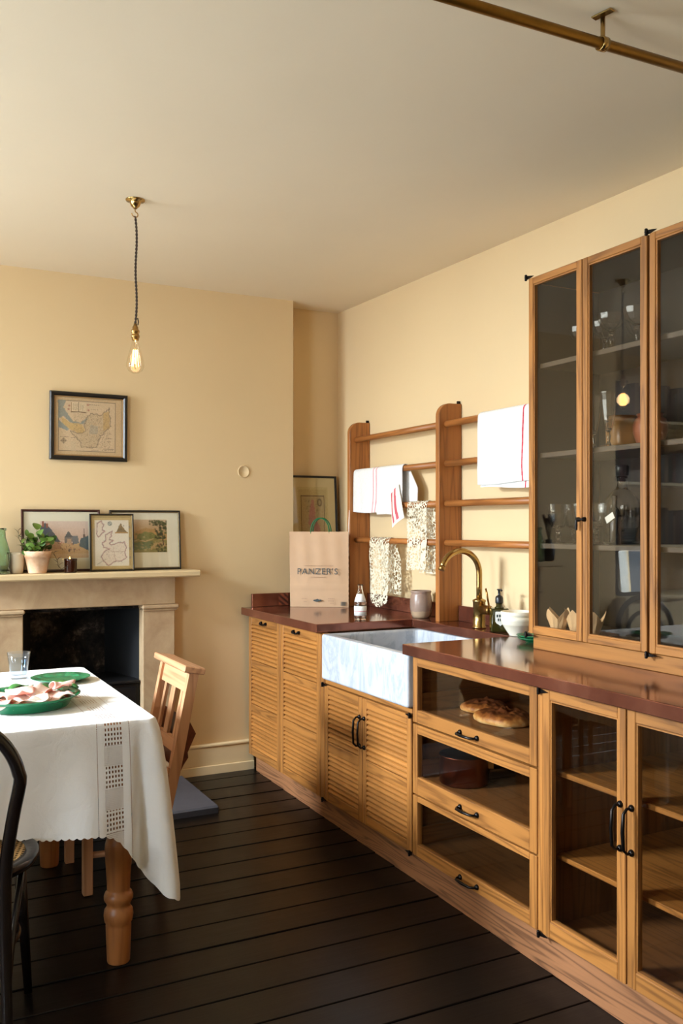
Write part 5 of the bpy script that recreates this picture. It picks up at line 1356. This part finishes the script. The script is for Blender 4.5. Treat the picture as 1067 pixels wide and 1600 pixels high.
# ================================================================== PENDANT LAMP
cz = 2.55+.0155*(3.44-2.17)-.001
pd = thing('pendant_lamp', 'bare filament bulb on a twisted brown cord from a brass ceiling rose', 'pendant lamp', (.8575, 3.364, cz))
MB().lathe([(0, -.034), (.006, -.034), (.009, -.030), (.016, -.024), (.021, -.012), (.022, -.007), (.034, -.005), (.036, -.002), (.036, 0)], 32).build('ceiling_rose', BRASS, pd)
MB().tube(spline([(0, 0, -.034), (0, 0, -.044), (.008, 0, -.050), (.009, 0, -.060), (0, 0, -.066), (-.010, 0, -.060), (-.014, 0, -.052)], 4), .0022, 8).build('hook', DBRASS, pd)
CORD = plain('braided_cord', (58, 40, 28), .7)
zb = cz-2.104
def cordx(t): return .004*math.sin(t*PI*1.0)+.003*math.sin(t*PI*3)
for ph in (0, PI):
    pts = []
    for k in range(220):
        t = k/219; z = -.062-(zb-.062)*t; a = k*.42+ph; pts.append((cordx(t)+.0024*math.cos(a), .0024*math.sin(a), z))
    MB().tube(pts, .0024, 6).build('cord', CORD, pd)
MB().lathe([(0, -zb), (.006, -zb), (.008, -zb-.010), (.011, -zb-.012), (.011, -zb-.022), (.0155, -zb-.024), (.0165, -zb-.032), (.0135, -zb-.035), (.0135, -zb-.042), (.0160, -zb-.044), (.0160, -zb-.052), (.013, -zb-.054), (.013, -zb-.062), (0, -zb-.062)][::-1], 24).build('lamp_holder', DBRASS, pd)
MB().tube([(.009, 0, -zb+.022), (.012, 0, -zb+.008), (.010, 0, -zb-.004)], .0022, 6).build('cord_loop', CORD, pd)
MB().lathe([(.0125, -zb-.058), (.0125, -zb-.070), (.016, -zb-.085), (.026, -zb-.120), (.0325, -zb-.148), (.0325, -zb-.160), (.026, -zb-.176), (.012, -zb-.185), (0, -zb-.187)][::-1], 32).build('bulb', glass_pane('bulb_glass', (1, .96, .9), 1.45), pd)
fm = MB()
for k in range(7):
    a = 2*PI*k/7; r0, r1 = .008, .013
    fm.tube([(r0*math.cos(a), r0*math.sin(a), -zb-.098), (r1*math.cos(a+.2), r1*math.sin(a+.2), -zb-.160)], .0009, 5)
fm.build('filament', emit('filament_glow', (255, 170, 70), 45), pd)
MB().tube([(0, 0, -zb-.06), (0, 0, -zb-.150)], .0022, 6).build('filament_stem', CLEAR, pd)
ll = bpy.data.lights.new('bulb_light', 'POINT'); ll.energy = .6; ll.color = (1, .68, .34); ll.shadow_soft_size = .03
lo = bpy.data.objects.new('bulb_light', ll); COL.objects.link(lo); lo.parent = pd; lo.location = (0, 0, -zb-.13)

# ================================================================== BRASS RAIL UNDER THE CEILING
zc = 2.55+.0155*(1.59-2.17); zp = zc-.072
pr_ = thing('ceiling_rail', 'tarnished brass hanging rail fixed under the ceiling on stout brackets', 'rail', (1.5, 1.59, zp))
def ry(x): return 1.5997-(x-1.1276)*.024
P(MB().tube([(.25, ry(.25), zp), (2.395, ry(2.395), zp)], .0125, 16), 'pipe', PIPEM, pr_)
for bx_ in (1.50, .45):
    by = ry(bx_)
    P(MB().tube([(bx_, by, zp-.016), (bx_, by, zc-.004)], .0055, 12), 'bracket_stem', BRASS, pr_)
    P(MB().lathe([(.0125, -.009), (.0165, -.009), (.0165, .009), (.0125, .009)], 20, (bx_, by, zp), axis='x', closed=True), 'bracket_ring', BRASS, pr_)
    P(MB().box(bx_-.010, bx_+.010, by-.026, by+.026, zc-.0045, zc-.0005, c=.0015, rot=Matrix.Rotation(.25, 3, 'Z')), 'bracket_plate', BRASS, pr_)

# ================================================================== BOOKCASE IN THE FAR RECESS (seen in the cabinet glass)
bk = thing('recess_bookcase', 'painted bookcase over a low cupboard in the far recess, seen reflected in the cabinet glass', 'bookcase', (-1.075, 4.75, 0))
CAB = plain('bookcase_paint', (206, 188, 150), .5)
P(MB().box(XL+.005, -.255, 4.50, 4.915, .05, .84), 'cupboard', CAB, bk); P(MB().box(XL+.005, -.255, 4.47, 4.915, .84, .865, c=.004), 'cupboard_top', CAB, bk)
for k in range(3):
    x0 = XL+.03+k*.535; P(MB().box(x0, x0+.51, 4.482, 4.50, .08, .82, c=.003), 'cupboard_door', CAB, bk)
BZ = (1.21, 1.65, 2.09)
for zz in BZ: P(MB().box(XL+.005, -.255, 4.66, 4.915, zz-.022, zz, c=.002), 'shelf', CAB, bk)
tones = [(92, 34, 30), (64, 30, 26), (44, 52, 46), (32, 38, 52), (112, 84, 54), (38, 32, 30), (128, 96, 66), (70, 44, 34), (84, 28, 34), (54, 60, 66)]
BM = [plain('book_cloth', c, .6, 0, .3, .15, 20) for c in tones]; PGS = plain('page_block', (206, 190, 158), .8)
CN = ['crimson', 'maroon', 'dark green', 'navy', 'tan', 'black', 'light brown', 'chocolate', 'wine-red', 'slate grey']
rbk = random.Random(31)
for zz in BZ:
    x = -.275
    while x > -1.25:
        w_ = rbk.uniform(.022, .048); h_ = rbk.uniform(.19, .265); d_ = rbk.uniform(.13, .17)
        m = MB().box(-w_/2, -w_/2+.003, 0, d_, 0, h_).box(w_/2-.003, w_/2, 0, d_, 0, h_).box(-w_/2, w_/2, 0, .004, 0, h_).box(-w_/2+.003, w_/2-.003, .004, d_-.004, .004, h_-.004, 1)
        ci = rbk.randrange(len(BM)); o = m.build('book', [BM[ci], PGS], center=False); o.location = (x-w_/2, 4.675, zz+.001)
        tag(o, 'old %s clothbound book on the %s bookcase shelf' % (CN[ci], {1.21: 'lowest', 1.65: 'middle', 2.09: 'top'}[zz]), 'book', 'books on the recess bookcase'); x -= w_+.0015
MIR = plain('mirror_silvering', (235, 238, 240), .0, 1.0)
mr = thing('dressing_mirror', 'small black-framed mirror leaning in the far recess, reflecting the window', 'mirror', (-.43, 4.58, .867), (-.05, 0, 0))
ro, ri = rrect(-.17, .17, .0, .335, .05, 5), rrect(-.145, .145, .025, .310, .035, 5); n = len(ro)
b = MB(); b.add([(x, -.012, z) for x, z in ro]+[(x, -.016, z) for x, z in ri]+[(x, .006, z) for x, z in ro]+[(x, -.004, z) for x, z in ri], [(i, (i+1) % n, n+(i+1) % n, n+i) for i in range(n)]+[(i, (i+1) % n, 2*n+(i+1) % n, 2*n+i) for i in range(n)]+[(n+i, n+(i+1) % n, 3*n+(i+1) % n, 3*n+i) for i in range(n)]+[tuple(range(2*n, 3*n))])
b.build('mirror_frame', IRON, mr)
MB().add([(x, -.006, z) for x, z in ri], [tuple(range(n))]).build('mirror_glass', MIR, mr)
